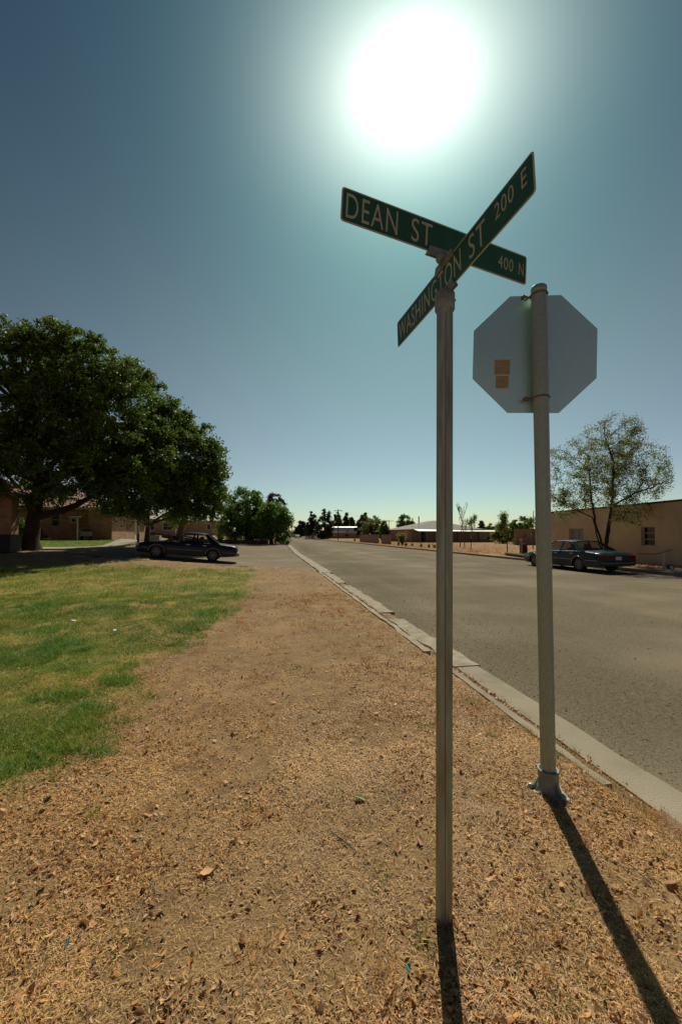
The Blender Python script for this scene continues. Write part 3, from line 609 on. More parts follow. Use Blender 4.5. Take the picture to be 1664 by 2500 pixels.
def bush(name, label, px, yt, yb, hw, D, nl, m, seed, grp=None, ls=.1):
    b = gat(px, D); k = D/f; r = np.random.default_rng(seed); t = thing(name, label, 'shrub', tuple(b), 0, grp); mb = OMB(b); H = (yb-yt)*k; L = []
    for i in range(14):
        a = r.uniform(0, 2*PI); q = b+np.array([math.cos(a)*hw*k*.8*r.random(), math.sin(a)*hw*k*.8*r.random(), H*r.uniform(.5, .95)]); limb(mb, b-[0, 0, .05], q, .02*H, .004, .05, n=5, seg=4)
        L.append(b+(q-b)*r.uniform(.25, 1.05, nl//14)[:, None]+r.normal(size=(nl//14, 3))*np.array([hw*k*.2, hw*k*.2, H*.10]))
    mb.build('stems', m_barkp, t); L = np.concatenate(L); L[:, 2] = np.maximum(L[:, 2], b[2]+.03); leaves('foliage', L, ls, m, t, seed, org=b); return t
bush('shrub', 'olive bush on the dry verge before the house corner', 981, 1300, 1330, 13, 62, 1500, m_leafo, 61, ls=.17)
bush('shrub', 'reddish green bush beside the big tree trunk', 97, 1288, 1320, 11, 31, 1400, m_leafo, 62, ls=.12)
bush('shrub', 'dark green bush at the brick wing corner', 52, 1272, 1325, 13, 29, 1800, m_leaf, 63, ls=.13)
bush('shrub', 'yellowish shrub under the twin green trees', 612, 1293, 1318, 11, 55, 900, m_leafo, 64, ls=.2)
bush('shrub', 'straggly weeds around the foot of the corner tree', 700, 1316, 1330, 9, 51, 700, m_leafo, 65, ls=.12)
bush('shrub', 'climbing dark bush at the right end of the beige house', 538, 1282, 1312, 14, 62, 1500, m_leaf, 66, ls=.18)
for i, (px, yb, D) in enumerate([(972, 1334, 60), (990, 1336, 56), (1005, 1336, 56), (1027, 1340, 52), (1046, 1342, 50), (1060, 1343, 49), (880, 1322, 90), (866, 1321, 95)]):
    bush('weed_clump', ['low grey green weed clump nearest left of the olive bush', 'weed clump just right of the olive bush', 'small weed clump midway along the dry verge', 'green weed clump left of the bare twiggy tree', 'weed clump in front of the bare twiggy tree', 'weed clump touching the street sign post on its left', 'tuft of weeds before the brown wall panels', 'weed tuft below the bright white roof'][i], px, yb-8, yb, 5, D, 260, m_leafo, 70+i, 'weed clumps on the far verge', ls=.14)
# ------------------------------------------------------------------ buildings
m_brick = brickmat('tan_brick', (.40, .25, .13), (.28, .165, .08), (.26, .19, .12), 1, .42, .14)
m_brick2 = brickmat('orange_brick', (.44, .25, .11), (.31, .165, .075), (.25, .17, .1), 1, .42, .14)
m_shing = brickmat('shingle_roof', (.36, .21, .14), (.28, .16, .11), (.18, .10, .07), 1, .5, .18, .3)
m_fascia = mat('painted_fascia', (.38, .34, .27), .8, (.30, .27, .21), 4)
m_beige = mat('beige_siding', (.42, .30, .19), .9, (.36, .26, .16), 3)
m_adobe = mat('adobe_plaster', (.68, .54, .32), .95, (.60, .47, .27), 1.6, bump=.35, bscale=14, var2=(.52, .39, .23), scale2=.5)
m_mud = mat('mud_wall', (.33, .235, .155), .95, (.26, .18, .12), 3, bump=.3, bscale=12)
m_roofp = mat('pale_roof', (.42, .40, .33), .7, (.36, .34, .28), 2)
m_metal = mat('grey_metal_roof', (.32, .31, .25), .85, (.26, .255, .205), 2.5, spec=.1, stretch=(1, 1, .3))
m_wmetal = mat('bright_metal_roof', (.80, .80, .76), .30, (.74, .74, .70), 3, metal=.5)
m_win = mat('window_glass', (.015, .017, .016), .12, spec=.6)
m_blind = mat('pale_blind', (.30, .31, .27), .5, (.25, .26, .22), 9, spec=.5)
m_frame = mat('window_frame', (.46, .42, .34), .7)
m_dark = mat('dark_metal', (.02, .02, .02), .6, (.035, .035, .03), 8)
m_wood = mat('weathered_wood', (.13, .095, .065), .9, (.08, .055, .038), 9, stretch=(2, 2, .3), bump=.5, bscale=20)
m_paint = mat('white_paint', (.62, .60, .54), .6, (.5, .48, .43), 9)
m_blk0 = mat('dull_black', (.03, .032, .03), .8)
m_cream = mat('cream_metal', (.40, .38, .30), .6, (.33, .31, .25), 6)
m_stone = mat('rubble', (.13, .11, .085), .95, (.05, .042, .032), 3.5, bump=1, bscale=7)
def wall(mb, x0, y0, dx, dy, L, z0, z1, ops=(), th=.22):
    """wall from (x0,y0) along unit (dx,dy); thickness to the left of that direction; ops = (a0,a1,b0,b1) openings"""
    A = sorted({0, L, *[o[0] for o in ops], *[o[1] for o in ops]}); B = sorted({z0, z1, *[o[2] for o in ops], *[o[3] for o in ops]})
    nx, ny = -dy, dx; P = lambda a, b, t: (x0+dx*a+nx*t, y0+dy*a+ny*t, b)
    hole = lambda a, b: any(o[0] < a < o[1] and o[2] < b < o[3] for o in ops)
    for i in range(len(A)-1):
        for j in range(len(B)-1):
            if hole((A[i]+A[i+1])/2, (B[j]+B[j+1])/2): continue
            for t, fl in ((0, 0), (th, 1)):
                q = [P(A[i], B[j], t), P(A[i+1], B[j], t), P(A[i+1], B[j+1], t), P(A[i], B[j+1], t)]; mb.add(q if not fl else q[::-1], [(0, 1, 2, 3)])
    for a0, a1, b0, b1 in list(ops)+[(0, L, z0, z1)]:
        c = [(a0, b0), (a1, b0), (a1, b1), (a0, b1)]
        for i in range(4): (a, b), (e, g_) = c[i], c[(i+1) % 4]; mb.add([P(a, b, 0), P(e, g_, 0), P(e, g_, th), P(a, b, th)], [(0, 1, 2, 3)])
    return P
def window(par, P, a0, a1, b0, b1, glass, depth=.10, nv=1, nh=1, fr=.05, frm=None, org=(0, 0, 0)):
    """frame with muntins in an opening of a wall, set back by depth, pane behind it"""
    mb = MB()
    def bx(a, e, b, g_, t0, t1, m_):
        q = [P(a, b, t0), P(e, b, t0), P(e, b, t1), P(a, b, t1), P(a, g_, t0), P(e, g_, t0), P(e, g_, t1), P(a, g_, t1)]
        m_.add(q, [(0, 3, 2, 1), (4, 5, 6, 7), (0, 1, 5, 4), (1, 2, 6, 5), (2, 3, 7, 6), (3, 0, 4, 7)])
    bx(a0, a0+fr, b0, b1, depth-.04, depth+.02, mb); bx(a1-fr, a1, b0, b1, depth-.04, depth+.02, mb); bx(a0+fr, a1-fr, b0, b0+fr, depth-.04, depth+.02, mb); bx(a0+fr, a1-fr, b1-fr, b1, depth-.04, depth+.02, mb)
    for i in range(1, nv): a = a0+(a1-a0)*i/nv; bx(a-.02, a+.02, b0+fr, b1-fr, depth-.03, depth+.01, mb)
    for i in range(1, nh): b = b0+(b1-b0)*i/nh; bx(a0+fr, a1-fr, b-.02, b+.02, depth-.035, depth+.012, mb)
    w = mb.build('window', frm or m_frame, par)
    g2 = MB(); bx(a0+fr*.5, a1-fr*.5, b0+fr*.5, b1-fr*.5, depth+.024, depth+.03, g2); g2.build('pane', glass, w); return w
def hip(mb, x0, x1, y0, y1, z, h, th=.16, inset=None):
    w = min(x1-x0, y1-y0)/2; ins = w if inset is None else inset
    if x1-x0 >= y1-y0: r0, r1 = (x0+ins, (y0+y1)/2), (x1-ins, (y0+y1)/2)
    else: r0, r1 = ((x0+x1)/2, y0+ins), ((x0+x1)/2, y1-ins)
    c = [(x0, y0), (x1, y0), (x1, y1), (x0, y1)]; vs = [(x, y, z) for x, y in c]+[(x, y, z+th) for x, y in c]+[(*r0, z+h), (*r1, z+h)]
    fs = [(3, 2, 1, 0), (0, 1, 5, 4), (1, 2, 6, 5), (2, 3, 7, 6), (3, 0, 4, 7)]
    if x1-x0 >= y1-y0: fs += [(4, 5, 9, 8), (5, 6, 9), (6, 7, 8, 9), (7, 4, 8)]
    else: fs += [(4, 5, 8), (5, 6, 9, 8), (6, 7, 9), (7, 4, 8, 9)]
    mb.add(vs, fs)
# --- brick house
c = at(273, 1318.5, 33.4); hx, hy, hzz = float(c[0]), float(c[1]), float(hz(c[0], c[1]))-.1
hA = thing('brick_house', 'long low tan brick house with reddish shingle hip roof behind the shade tree', 'house', (hx, hy, hzz)); ev = 2.78
xs = at(226, 1318.5, 33.9)[0]-hx; mb = MB()
P1 = wall(mb, xs, 0, 1, 0, -xs, 0, ev); P2 = wall(mb, 0, .222, 0, 1, 9.38, 0, ev, [(3.3, 3.85, 1.0, 2.2), (5.6, 6.5, .05, 2.15)])
wl = at(137, 1300, 34)[0]-hx; wr = at(155, 1300, 34)[0]-hx
P3 = wall(mb, -24, .7, 1, 0, 24+xs, 0, ev, [(24+wl, 24+wr, 1.25, 2.35)]); wall(mb, xs, .7, 0, -1, .476, 0, ev, th=.2)
wA = mb.build('wall', m_brick, hA)
window(hA, P3, 24+wl, 24+wr, 1.25, 2.35, m_win, nh=2); window(hA, P2, 3.3, 3.85, 1.0, 2.2, m_win)
mb = MB(); q = [P2(5.6, .05, .08), P2(6.5, .05, .08), P2(6.5, 2.15, .08), P2(5.6, 2.15, .08)]; q2 = [P2(5.6, .05, .13), P2(6.5, .05, .13), P2(6.5, 2.15, .13), P2(5.6, 2.15, .13)]
mb.add(q+q2, [(0, 1, 2, 3), (7, 6, 5, 4), (0, 4, 5, 1), (2, 6, 7, 3), (1, 5, 6, 2), (3, 7, 4, 0)]); mb.build('door', m_paint, hA)
mb = MB(); hip(mb, -24.5, .6, -.6, 10.2, ev, 1.9, .03); rf = mb.build('roof', m_shing, hA)
mb = MB(); mb.box(-24.4, .5, -.5, 10.1, ev-.17, ev-.004); mb.build('fascia', m_fascia, rf)
# window cooler
ca = at(189, 1271, 33.9)-np.array([hx, hy, hzz]); mb = MB(); mb.box(ca[0]-.27, ca[0]+.27, .3, .7, ca[2]-.24, ca[2]+.24); ac = mb.build('window_cooler', m_cream, hA)
mb = MB(); mb.tube([(ca[0]+.05, .298, ca[2]), (ca[0]+.05, .27, ca[2])], .13, 16); mb.build('vent', m_dark, ac)
# --- brick wing nearer on the left
c = at(27, 1335, 22.5); wx, wy, wz = float(c[0]), float(c[1]), float(hz(c[0], c[1]))-.1; eh = float(at(39, 1205, 22.5)[2])-wz
hW = thing('brick_house', 'nearer orange brick house corner at the left edge of the view', 'house', (wx, wy, wz)); mb = MB()
wall(mb, -12, 0, 1, 0, 12, 0, eh); wall(mb, 0, .222, 0, 1, .45, 0, eh); mb.build('wall', m_brick2, hW)
mb = MB(); hip(mb, -12.5, .35, -.45, 3, eh, 1.1, .03); r_ = mb.build('roof', m_shing, hW); mb = MB(); mb.box(-12.4, .28, -.38, 2.9, eh-.2, eh-.004); mb.build('fascia', m_fascia, r_)
# --- beige house
c0 = at(360, 1311, 69); c1 = at(425, 1311, 69); c2 = at(537, 1311, 69)
bx0, by0, bz0 = float(c0[0]), 70.5, float(hz(c0[0], 70.5))-.1; D_ = 70.5*math.cos(TH)
hB = thing('beige_house', 'beige low house with pale roof and white framed windows behind the shade trees', 'house', (bx0, by0, bz0)); e1 = 2.75
def bxx(px): t = (px-832)/f; return by0*(math.sin(TH)+t*math.cos(TH))/(math.cos(TH)-t*math.sin(TH))-bx0
L1 = bxx(429); L2 = bxx(537); mb = MB(); ow = [(bxx(365.5), bxx(377.5), .9, 2.2), (bxx(397), bxx(423.5), .85, 2.25)]
PB = wall(mb, -3, 0, 1, 0, 3+L1, 0, e1, [(a+3, b+3, d, e) for a, b, d, e in ow]); wall(mb, L1, .222, 0, 1, 2.17, 0, e1)
PB2 = wall(mb, L1, 2.4, 1, 0, L2-L1, 0, 2.55, [(bxx(498.5)-L1, bxx(510.5)-L1, 1.0, 2.05)]); wall(mb, L2, 2.63, 0, 1, 7, 0, 2.55); mb.build('wall', m_beige, hB)
window(hB, PB, ow[0][0]+3, ow[0][1]+3, *ow[0][2:], m_win, nh=2, fr=.10, frm=m_paint, depth=.06); window(hB, PB, ow[1][0]+3, ow[1][1]+3, *ow[1][2:], m_win, nv=2, nh=2, fr=.12, frm=m_paint, depth=.06)
window(hB, PB2, bxx(498.5)-L1, bxx(510.5)-L1, 1.0, 2.05, m_win, nh=2, fr=.12, frm=m_paint, depth=.06)
mb = MB(); mb.add([(-3.4, -.5, e1), (L1+.5, -.5, e1), (L1+.5, 5, 4.3), (-3.4, 5, 4.3), (L1+.5, 10, e1), (-3.4, 10, e1)], [(0, 1, 2, 3), (3, 2, 4, 5), (0, 5, 4, 1), (1, 4, 2), (0, 3, 5)]); mb.build('roof', m_roofp, hB)
mb = MB(); mb.add([(L1+.5, 1.9, 2.56), (L2+.5, 1.9, 2.56), (L2+.5, 6, 3.4), (L1+.5, 6, 3.4), (L2+.5, 9.8, 2.56), (L1+.5, 9.8, 2.56)], [(0, 1, 2, 3), (3, 2, 4, 5), (0, 5, 4, 1), (1, 4, 2), (0, 3, 5)]); mb.build('roof', m_roofp, hB)
# low rubble wall in front of it
mb = MB(); r = np.random.default_rng(5); xa, xb = float(at(372, 1320, 60)[0]), float(at(652, 1320, 51.3)[0])
for i in range(150):
    t = i/149; u_ = xa+(xb-xa)*t; v_ = 51.9+(1-t)*6; z_ = float(hz(u_, v_)); 
    for jz in range(3):
        w = r.uniform(.10, .2); hgt = .19; q = (u_+r.uniform(-.04, .04), v_+r.uniform(-.06, .06), z_+jz*.21-.05); s_ = w
        mb.add([(q[0]+s_*math.cos(a)*cb_, q[1]+s_*.8*math.sin(a)*cb_, q[2]+hgt*zz+r.uniform(-.03, .03)) for zz, cb_ in ((0, .8), (.5, 1.1), (1, .7)) for a in np.arange(6)*PI/3], [(k*6+j, k*6+(j+1) % 6, k*6+6+(j+1) % 6, k*6+6+j) for k in range(2) for j in range(6)]+[(12, 13, 14, 15, 16, 17)])
tag(mb.build('stone_wall', m_stone), 'low wall of dark rubble stones along the paved lot, before the beige house', 'wall')
# --- adobe building on the right
xw = 21.0; vA = 29.0; vN = 9.0
aB = thing('adobe_building', 'long tan plastered building with slanting roofline behind the green car', 'building', (xw, 0, 0)); mb = MB()
def vat(px): t = (px-832)/f; return xw*(math.cos(TH)-t*math.sin(TH))/(t*math.cos(TH)+math.sin(TH))
def zat(px, py): v = vat(px); D = xw*math.sin(TH)+v*math.cos(TH); return CH-(py-1305)*D/f
vA = vat(1330)
ws = [(vat(1423), vat(1387), zat(1405, 1322), zat(1405, 1290)), (vat(1597), vat(1563), zat(1580, 1332), zat(1580, 1286))]
zt0, zt1 = zat(1330, 1254), zat(1640, 1226)
# wall plane as cells with a sloping top
ops = [(a-vN, b-vN, z0, z1) for a, b, z0, z1 in ws]
base_t = min(zt0, zt1)-.05
PA = wall(mb, 0, vN, 0, 1, vA-vN, -.3, base_t, ops, th=-.35)
yy = [vN, vA]; mb.add([(0, vN, base_t), (0, vA, base_t), (0, vA, zt0), (0, vN, zt1+.12), (.35, vN, base_t), (.35, vA, base_t), (.35, vA, zt0), (.35, vN, zt1+.12)], [(0, 1, 2, 3), (5, 4, 7, 6), (3, 2, 6, 7)])
wall(mb, .355, vA, 1, 0, 9, -.3, zt0, th=-.3); wall(mb, .355, vN, 1, 0, 9, -.3, zt1+.1, th=.3); mb.build('wall', m_adobe, aB)
mb = MB(); mb.add([(-.22, vN-.3, zt1+.13), (-.22, vA+.2, zt0+.01), (9, vA+.2, zt0+.01), (9, vN-.3, zt1+.13), (-.22, vN-.3, zt1+.2), (-.22, vA+.2, zt0+.08), (9, vA+.2, zt0+.08), (9, vN-.3, zt1+.2)], [(0, 1, 2, 3), (7, 6, 5, 4), (0, 4, 5, 1), (1, 5, 6, 2), (0, 3, 7, 4)]); mb.build('roof', m_dark, aB)
vp_ = MB(); vp_.tube([(.9, vA-3.0, 3.1), (.9, vA-3.0, 4.05)], .06, 8); vp_.tube([(.9, vA-3.0, 4.05), (.9, vA-3.0, 4.12)], .09, 8); vp_.build('vent_pipe', m_galv2, aB)
PAm = lambda a, b, t: PA(a, b, -t)
window(aB, PAm, ops[0][0], ops[0][1], ops[0][2], ops[0][3], m_blind, nv=2, depth=.2, fr=.04); window(aB, PAm, ops[1][0], ops[1][1], ops[1][2], ops[1][3], m_win, nh=3, depth=.2, fr=.04)
for o_ in ops:
    mb = MB(); mb.box(-.06, -.002, vN+o_[0]-.12, vN+o_[1]+.12, o_[2]-.12, o_[2]-.01); mb.build('sill', m_adobe, aB)
# --- house with the hip roof and long porch
cx0 = at(1004, 1325, 84); ux, vy = float(cx0[0]), float(cx0[1]); 
hC = thing('metal_roof_house', 'brown house with grey metal hip roof and long bright porch awning', 'house', (ux, vy, 0)); eC = 2.72
t_ = (1228-832)/f; Wd = vy*(math.sin(TH)+t_*math.cos(TH))/(math.cos(TH)-t_*math.sin(TH))-ux
mb = MB(); PL = wall(mb, 0, 17.5, 0, -1, 17.277, -.2, eC, [(3.0, 4.6, .8, 2.3), (8.5, 9.6, 1.0, 2.3), (13.2, 15.2, .8, 2.4)])
xx = lambda px: vy*(math.sin(TH)+(px-832)/f*math.cos(TH))/(math.cos(TH)-(px-832)/f*math.sin(TH))-ux
dops = [(xx(1026), xx(1039.5), .0, 2.35), (xx(1171), xx(1188), .7, 2.1)]
PF = wall(mb, 0, 0, 1, 0, xx(1206), -.2, eC, dops); wall(mb, xx(1206), .223, 0, 1, 12, -.2, eC); mb.build('wall', m_mud, hC)
for o_ in [(3.0, 4.6, .8, 2.3), (8.5, 9.6, 1.0, 2.3), (13.2, 15.2, .8, 2.4)]: window(hC, PL, *o_, m_blind, fr=.12, depth=.06, frm=m_paint)
window(hC, PF, *dops[1], m_blind, fr=.1, depth=.05, nv=2, frm=m_paint)
mb = MB(); a0, a1 = dops[0][:2]; mb.box(a0-.12, a0, -.04, .1, 0, 2.45); mb.box(a1, a1+.12, -.04, .1, 0, 2.45); mb.box(a0, a1, -.04, .1, 2.35, 2.45); df = mb.build('door_frame', m_paint, hC); mb = MB(); mb.box(a0, a1, .12, .18, 0, 2.35); mb.build('door', m_dark, df)
mb = MB(); hip(mb, -.5, xx(1180), -.4, 18, eC, 2.15, .05, inset=7.0); rC = mb.build('roof', m_metal, hC)
for px, hh in ((1026.5, .55), (1043, .95)):
    mb = MB(); q = xx(px); mb.tube([(q+.6, 6.5, 4.2), (q+.6, 6.5, 4.85+hh)], .13, 8); mb.build('vent_pipe', m_dark, rC)
px1 = xx(1230); pd = -3.2
mb = MB(); mb.add([(.3, 0, 2.78), (px1, .8, 2.62), (px1+.4, pd, 2.18), (.3, pd, 2.30), (.3, 0, 2.84), (px1, .8, 2.68), (px1+.4, pd, 2.24), (.3, pd, 2.36)], [(0, 1, 2, 3), (7, 6, 5, 4), (3, 2, 6, 7), (2, 1, 5, 6), (0, 3, 7, 4), (1, 0, 4, 5)]); pr = mb.build('porch_roof', m_wmetal, hC)
for px in (1023, 1060, 1100, 1150, 1202): 
    q = xx(px); mb = MB(); mb.box(q-.09, q+.09, pd+.15, pd+.33, -.05, 2.2); mb.build('porch_post', m_wood, hC)
mb = MB(); mb.box(.2, px1, pd, -.02, -.1, .12); mb.build('porch_floor', m_conc, hC)
# grill and chair on the porch
g0 = np.array([ux+xx(1180), vy-1.9, .12]); gt = thing('kettle_grill', 'dark round kettle grill standing on the porch', 'grill', tuple(g0)); mb = MB(); mb.lathe([(0, .6), (.2, .64), (.3, .76), (.3, .84), (.2, .98), (0, 1.03)], seg=12); mb.build('bowl', m_dark, gt)
for a in (0, 2.1, 4.2): mb = MB(); mb.tube([(.15*math.cos(a), .15*math.sin(a), .66), (.3*math.cos(a), .3*math.sin(a), 0)], .02, 5); mb.build('leg', m_dark, gt)
# brown wall panels
c = at(900, 1325, 80); pxw = float(c[0])
for i, (pa, pb) in enumerate([(878, 921), (930, 950)]):
    def vv(px): t = (px-832)/f; return pxw*(math.cos(TH)-t*math.sin(TH))/(t*math.cos(TH)+math.sin(TH))
    va, vb = vv(pb), vv(pa); mb = MB(); mb.box(pxw, pxw+.3, va, vb, -.1, 1.62)
    tag(mb.build('garden_wall', m_mud), ['longer of the two brown plastered wall panels by the far verge', 'shorter brown wall panel nearest the metal roof house'][i], 'wall', 'brown wall panels')
# long mud wall behind the dry yard
c = at(1258, 1330, 62); mb = MB(); mb.box(c[0], c[0]+14, c[1], c[1]+.4, -.2, CH+14*62/f); tag(mb.build('garden_wall', m_mud), 'long dull brown wall at the back of the dry yard', 'wall')
# white roofed building far off
c = at(809, 1315, 160); c2 = at(880, 1315, 166); wlen = float(c2[0]-c[0])
hD = thing('white_roof_building', 'far low building whose white roof shines in the sun', 'building', (float(c[0]), float(c[1]), -.1)); mb = MB(); PD = wall(mb, 0, 0, 1, 0, wlen, 0, 2.5, [(wlen*.42, wlen*.54, .9, 1.9), (wlen*.76, wlen*.86, .9, 1.9)]); wall(mb, 0, 9, 0, -1, 8.777, 0, 2.5); mb.build('wall', m_beige, hD)
window(hD, PD, wlen*.42, wlen*.54, .9, 1.9, m_win, nv=2); window(hD, PD, wlen*.76, wlen*.86, .9, 1.9, m_win, nv=2)
mb = MB(); mb.add([(-.9, -.6, 2.5), (wlen+.6, -.6, 2.5), (wlen+.6, -.6, 3.4), (wlen-.2, .3, 4.6), (wlen-1.4, 3, 5.0), (.9, 3, 5.0), (-.4, .3, 4.6), (-.9, -.6, 3.2), (wlen+.6, 9.5, 2.5), (-.9, 9.5, 2.5)], [(0, 1, 2, 3, 6, 7), (3, 4, 5, 6), (1, 8, 4, 3, 2), (0, 7, 6, 5, 9), (5, 4, 8, 9), (0, 9, 8, 1)]); mb.build('roof', mat('white_roof', (.85, .85, .82), .38, (.8, .8, .77), 2, metal=.5), hD)
# pale picket fence and a small house far left of it
c = gat(770, 150); mb = MB()
for i in range(46): mb.box(c[0]-4+i*.2, c[0]-4+i*.2+.14, c[1], c[1]+.04, c[2], c[2]+1.25)
mb.box(c[0]-4, c[0]+5.2, c[1]+.045, c[1]+.08, c[2]+.3, c[2]+.38); mb.box(c[0]-4, c[0]+5.2, c[1]+.045, c[1]+.08, c[2]+.95, c[2]+1.03); tag(mb.build('picket_fence', m_cream), 'pale fence under the broad dark pine', 'fence')
c = gat(719, 215); hE = thing('small_house', 'tiny pale house at the far end of the street', 'house', tuple(c)); mb = MB(); mb.box(-2.5, 2.5, 0, 7, 0, 2.6); mb.build('wall', m_cream, hE); mb = MB(); hip(mb, -3, 3, -.5, 7.5, 2.6, 1.4); mb.build('roof', m_metal, hE)
# ------------------------------------------------------------------ poles, posts, small things
def upole(label, px, yt, D, arm=1.0, grp='utility poles', r=.14, dx=0, lean=0, narm=1):
    b = gat(px, D); H = CH+(1305-yt)*D/f-b[2]; t = thing('utility_pole', label, 'pole', tuple(b), 0, grp); mb = MB(); mb.tube([(0, 0, -.2), (lean, 0, H)], [r, r*.65], 10); mb.build('pole', m_wood, t)
    if arm: mb = MB(); mb.box(-arm-.001+lean, arm+lean, -r-.1, -r, H-.55, H-.38); mb.build('crossarm', m_wood, t)
    return b, H
pa = upole('wooden utility pole with crossarm before the bright white roof', 825, 1243, 112, 1.15)
pb_ = upole('utility pole with crossarm at the far end of the road', 712, 1268, 235, 1.6, r=.2)
pc = upole('double armed utility pole left of the grey metal roof', 949, 1269, 150, 1.9)
upole('faint utility pole furthest down the street', 705, 1280, 300, 1.2, r=.16)
upole('plain pole above the right slope of the metal roof', 1158, 1257, 95, 0)
upole('thin leaning pole by the long mud wall', 1299, 1247, 44, 0, r=.055, lean=.15)
upole('dark slim post under the shade trees beside the white sign', 338, 1255, 29.6, 0, r=.085)
for i, (y0_, sagg) in enumerate(((1270, .6), (1279, .8), (1287, .5))):
    a = at(712, y0_, 235); b = at(590, y0_+1, 150); mb = MB(); mb.tube([a*(1-t)+b*t-np.array([0, 0, sagg*4*t*(1-t)]) for t in np.linspace(0, 1, 9)], .028, 4, False)
    tag(mb.build('power_line', m_dark), ['topmost wire from the far pole to the left', 'middle wire from the far pole to the left', 'lowest wire from the far pole to the left'][i], 'wire', 'power lines')
mb = MB(); a = at(825, 1245, 112); b = at(949, 1271, 150); mb.tube([a*(1-t)+b*t-np.array([0, 0, 4*t*(1-t)*.7]) for t in np.linspace(0, 1, 9)], .02, 4, False); tag(mb.build('power_line', m_dark), 'wire hanging from the pole by the white roof to the double armed pole', 'wire', 'power lines')
# yield sign seen from behind
b = gat(847, 93); t = thing('yield_sign', 'small dark downward triangle sign on thin post before the white roof', 'sign', tuple(b)); mb = MB(); mb.tube([(0, 0, -.1), (0, 0, 2.3)], .035, 6); mb.build('post', m_wood, t); mb = MB(); mb.prism([(0, -.5), (.48, .34), (-.48, .34)], (0, -.05, 2.35), (1, 0, 0), (0, 0, 1), (0, -1, 0), .02); mb.build('triangle_panel', m_mud, t)
# stump, post, timber edging
b = gat(1280, 30.3); t = thing('tree_stump', 'tall dark tree stump by the timber edging at the kerb', 'stump', tuple(b)); mb = MB(); mb.lathe([(.25, -.1), (.23, .05), (.19, .3), (.175, .7), (.165, .93), (.12, .95), (0, .94)], seg=14); o = mb.build('bole', m_bark, t)
mb = MB(); mb.lathe([(.165, .92), (.185, .90), (.19, .80), (.18, .80)], seg=14, smooth=False); mb.build('bark_rim', m_wood, t)
b = gat(1270.5, 32); t = thing('fence_post', 'weathered pale wooden post just left of the tall stump', 'post', tuple(b)); mb = MB(); mb.box(-.085, .085, -.085, .085, -.1, 1.2); mb.add([(-.085, -.085, 1.2), (.085, -.085, 1.2), (.085, .085, 1.2), (-.085, .085, 1.2), (-.02, .02, 1.26), (.05, 0, 1.25)], [(0, 1, 5, 4), (1, 2, 5), (2, 3, 4, 5), (3, 0, 4)]); mb.build('shaft', mat('grey_wood', (.27, .21, .14), .9, (.2, .15, .1), 10), t)
mb = MB(); a = gnd(1236, 1356); b = gnd(1308, 1366); mb.tube([a+ZZ*.12, a*.6+b*.4+ZZ*.13, b+ZZ*.12], .14, 7); tag(mb.build('timber_edging', m_wood), 'long low timber lying along the kerb beside the tall stump', 'timber')
# rail and wheel debris by the adobe wall
b = np.array([20.2, 14.2, 0.]); b = gat(1617, 18.6); t = thing('handrail', 'white post with thin bent rail before the adobe wall window', 'railing', tuple(b)); 
mb = MB(); mb.box(-.035, .035, -.035, .035, -.1, .82); mb.build('post', m_paint, t); mb = MB(); q = lambda px, py, D: at(px, py, D)-b
mb.tube([q(1556, 1352, 20.0), q(1598, 1353, 19.2), q(1617, 1349, 18.6), q(1637, 1342, 18.2)], .022, 6); mb.build('rail', m_wood, t)
b = gat(1635, 18.3); t = thing('cart_wheel', 'small pale wheel lying against the wall right of the white post', 'wheel', tuple(b)); mb = MB(); mb.tube([(0, 0, .14), (.02, .07, .14)], .14, 16); mb.build('tyre', m_dark, t); mb = MB(); mb.tube([(-.012, -.03, .14), (0, 0, .14)], .075, 12); mb.build('hub', m_paint, t)
mb = MB(); mb.box(17.3, 18.6, -6, 15.6, -.05, .06); tag(mb.build('sidewalk', m_concl), kind='structure')
# yard of the brick house
b = gat(189, 30.5); t = thing('clothes_post', 'pale steel T post on the lawn before the brick house', 'post', tuple(b)); H = CH+(1305-1262.5)*30.5/f-b[2]; mb = MB(); mb.tube([(0, 0, -.1), (0, 0, H)], .045, 10); mb.build('upright', m_cream, t); mb = MB(); mb.box(-.62, .18, -.04, .04, H, H+.06); mb.build('crossbar', m_paint, t)
b = gat(339, 28.9); t = thing('street_marker', 'narrow white sign on a thin dark stake beside the sidewalk', 'sign', tuple(b)); mb = MB(); mb.tube([(0, 0, -.1), (0, 0, 1.25)], .02, 6); mb.build('stake', m_dark, t); mb = MB(); mb.box(-.065, .065, -.03, -.022, .68, 1.28); mb.build('panel', m_paint, t)
b = gat(379, 33); t = thing('air_conditioner', 'boxy tan air conditioner on the lawn between brick and beige houses', 'air conditioner', tuple(b)); mb = MB(); mb.box(-.42, .42, -.35, .35, .05, .62); mb.build('cabinet', m_cream, t)
mb = MB(); mb.lathe([(0, .0), (.3, 0), (.3, .03), (0, .05)], (0, 0, .62), 16); mb.build('fan_guard', m_dark, t)
for i in range(7): mb = MB(); mb.box(-.40, .40, -.362, -.352, .10+i*.07, .125+i*.07); mb.build('louvre', m_wood, t)
b = gat(198, 32.3); t = thing('satellite_dish', 'round pale blue satellite dish by the brick wall', 'dish', tuple(b)); cz = CH+(1305-1299)*32.3/f-b[2]; mb = MB()
mb.lathe([(0, .0), (.12, .01), (.22, .035), (.29, .07), (.295, .075), (.22, .045), (.12, .02), (0, .01)], seg=20); dob = mb.build('dish', mat('pale_blue_paint', (.20, .26, .28), .5), t); dob.rotation_euler = (math.radians(75), 0, math.radians(25)); dob.location = (0, 0, cz); mb = MB(); mb.tube([(0, .05, -.1), (0, .05, cz)], .03, 6); mb.build('mast', m_dark, t)
mb = MB(); mb.tube([(0, 0, cz-.2), (.05, -.35, cz-.05)], .012, 5); mb.build('feed_arm', m_dark, t)
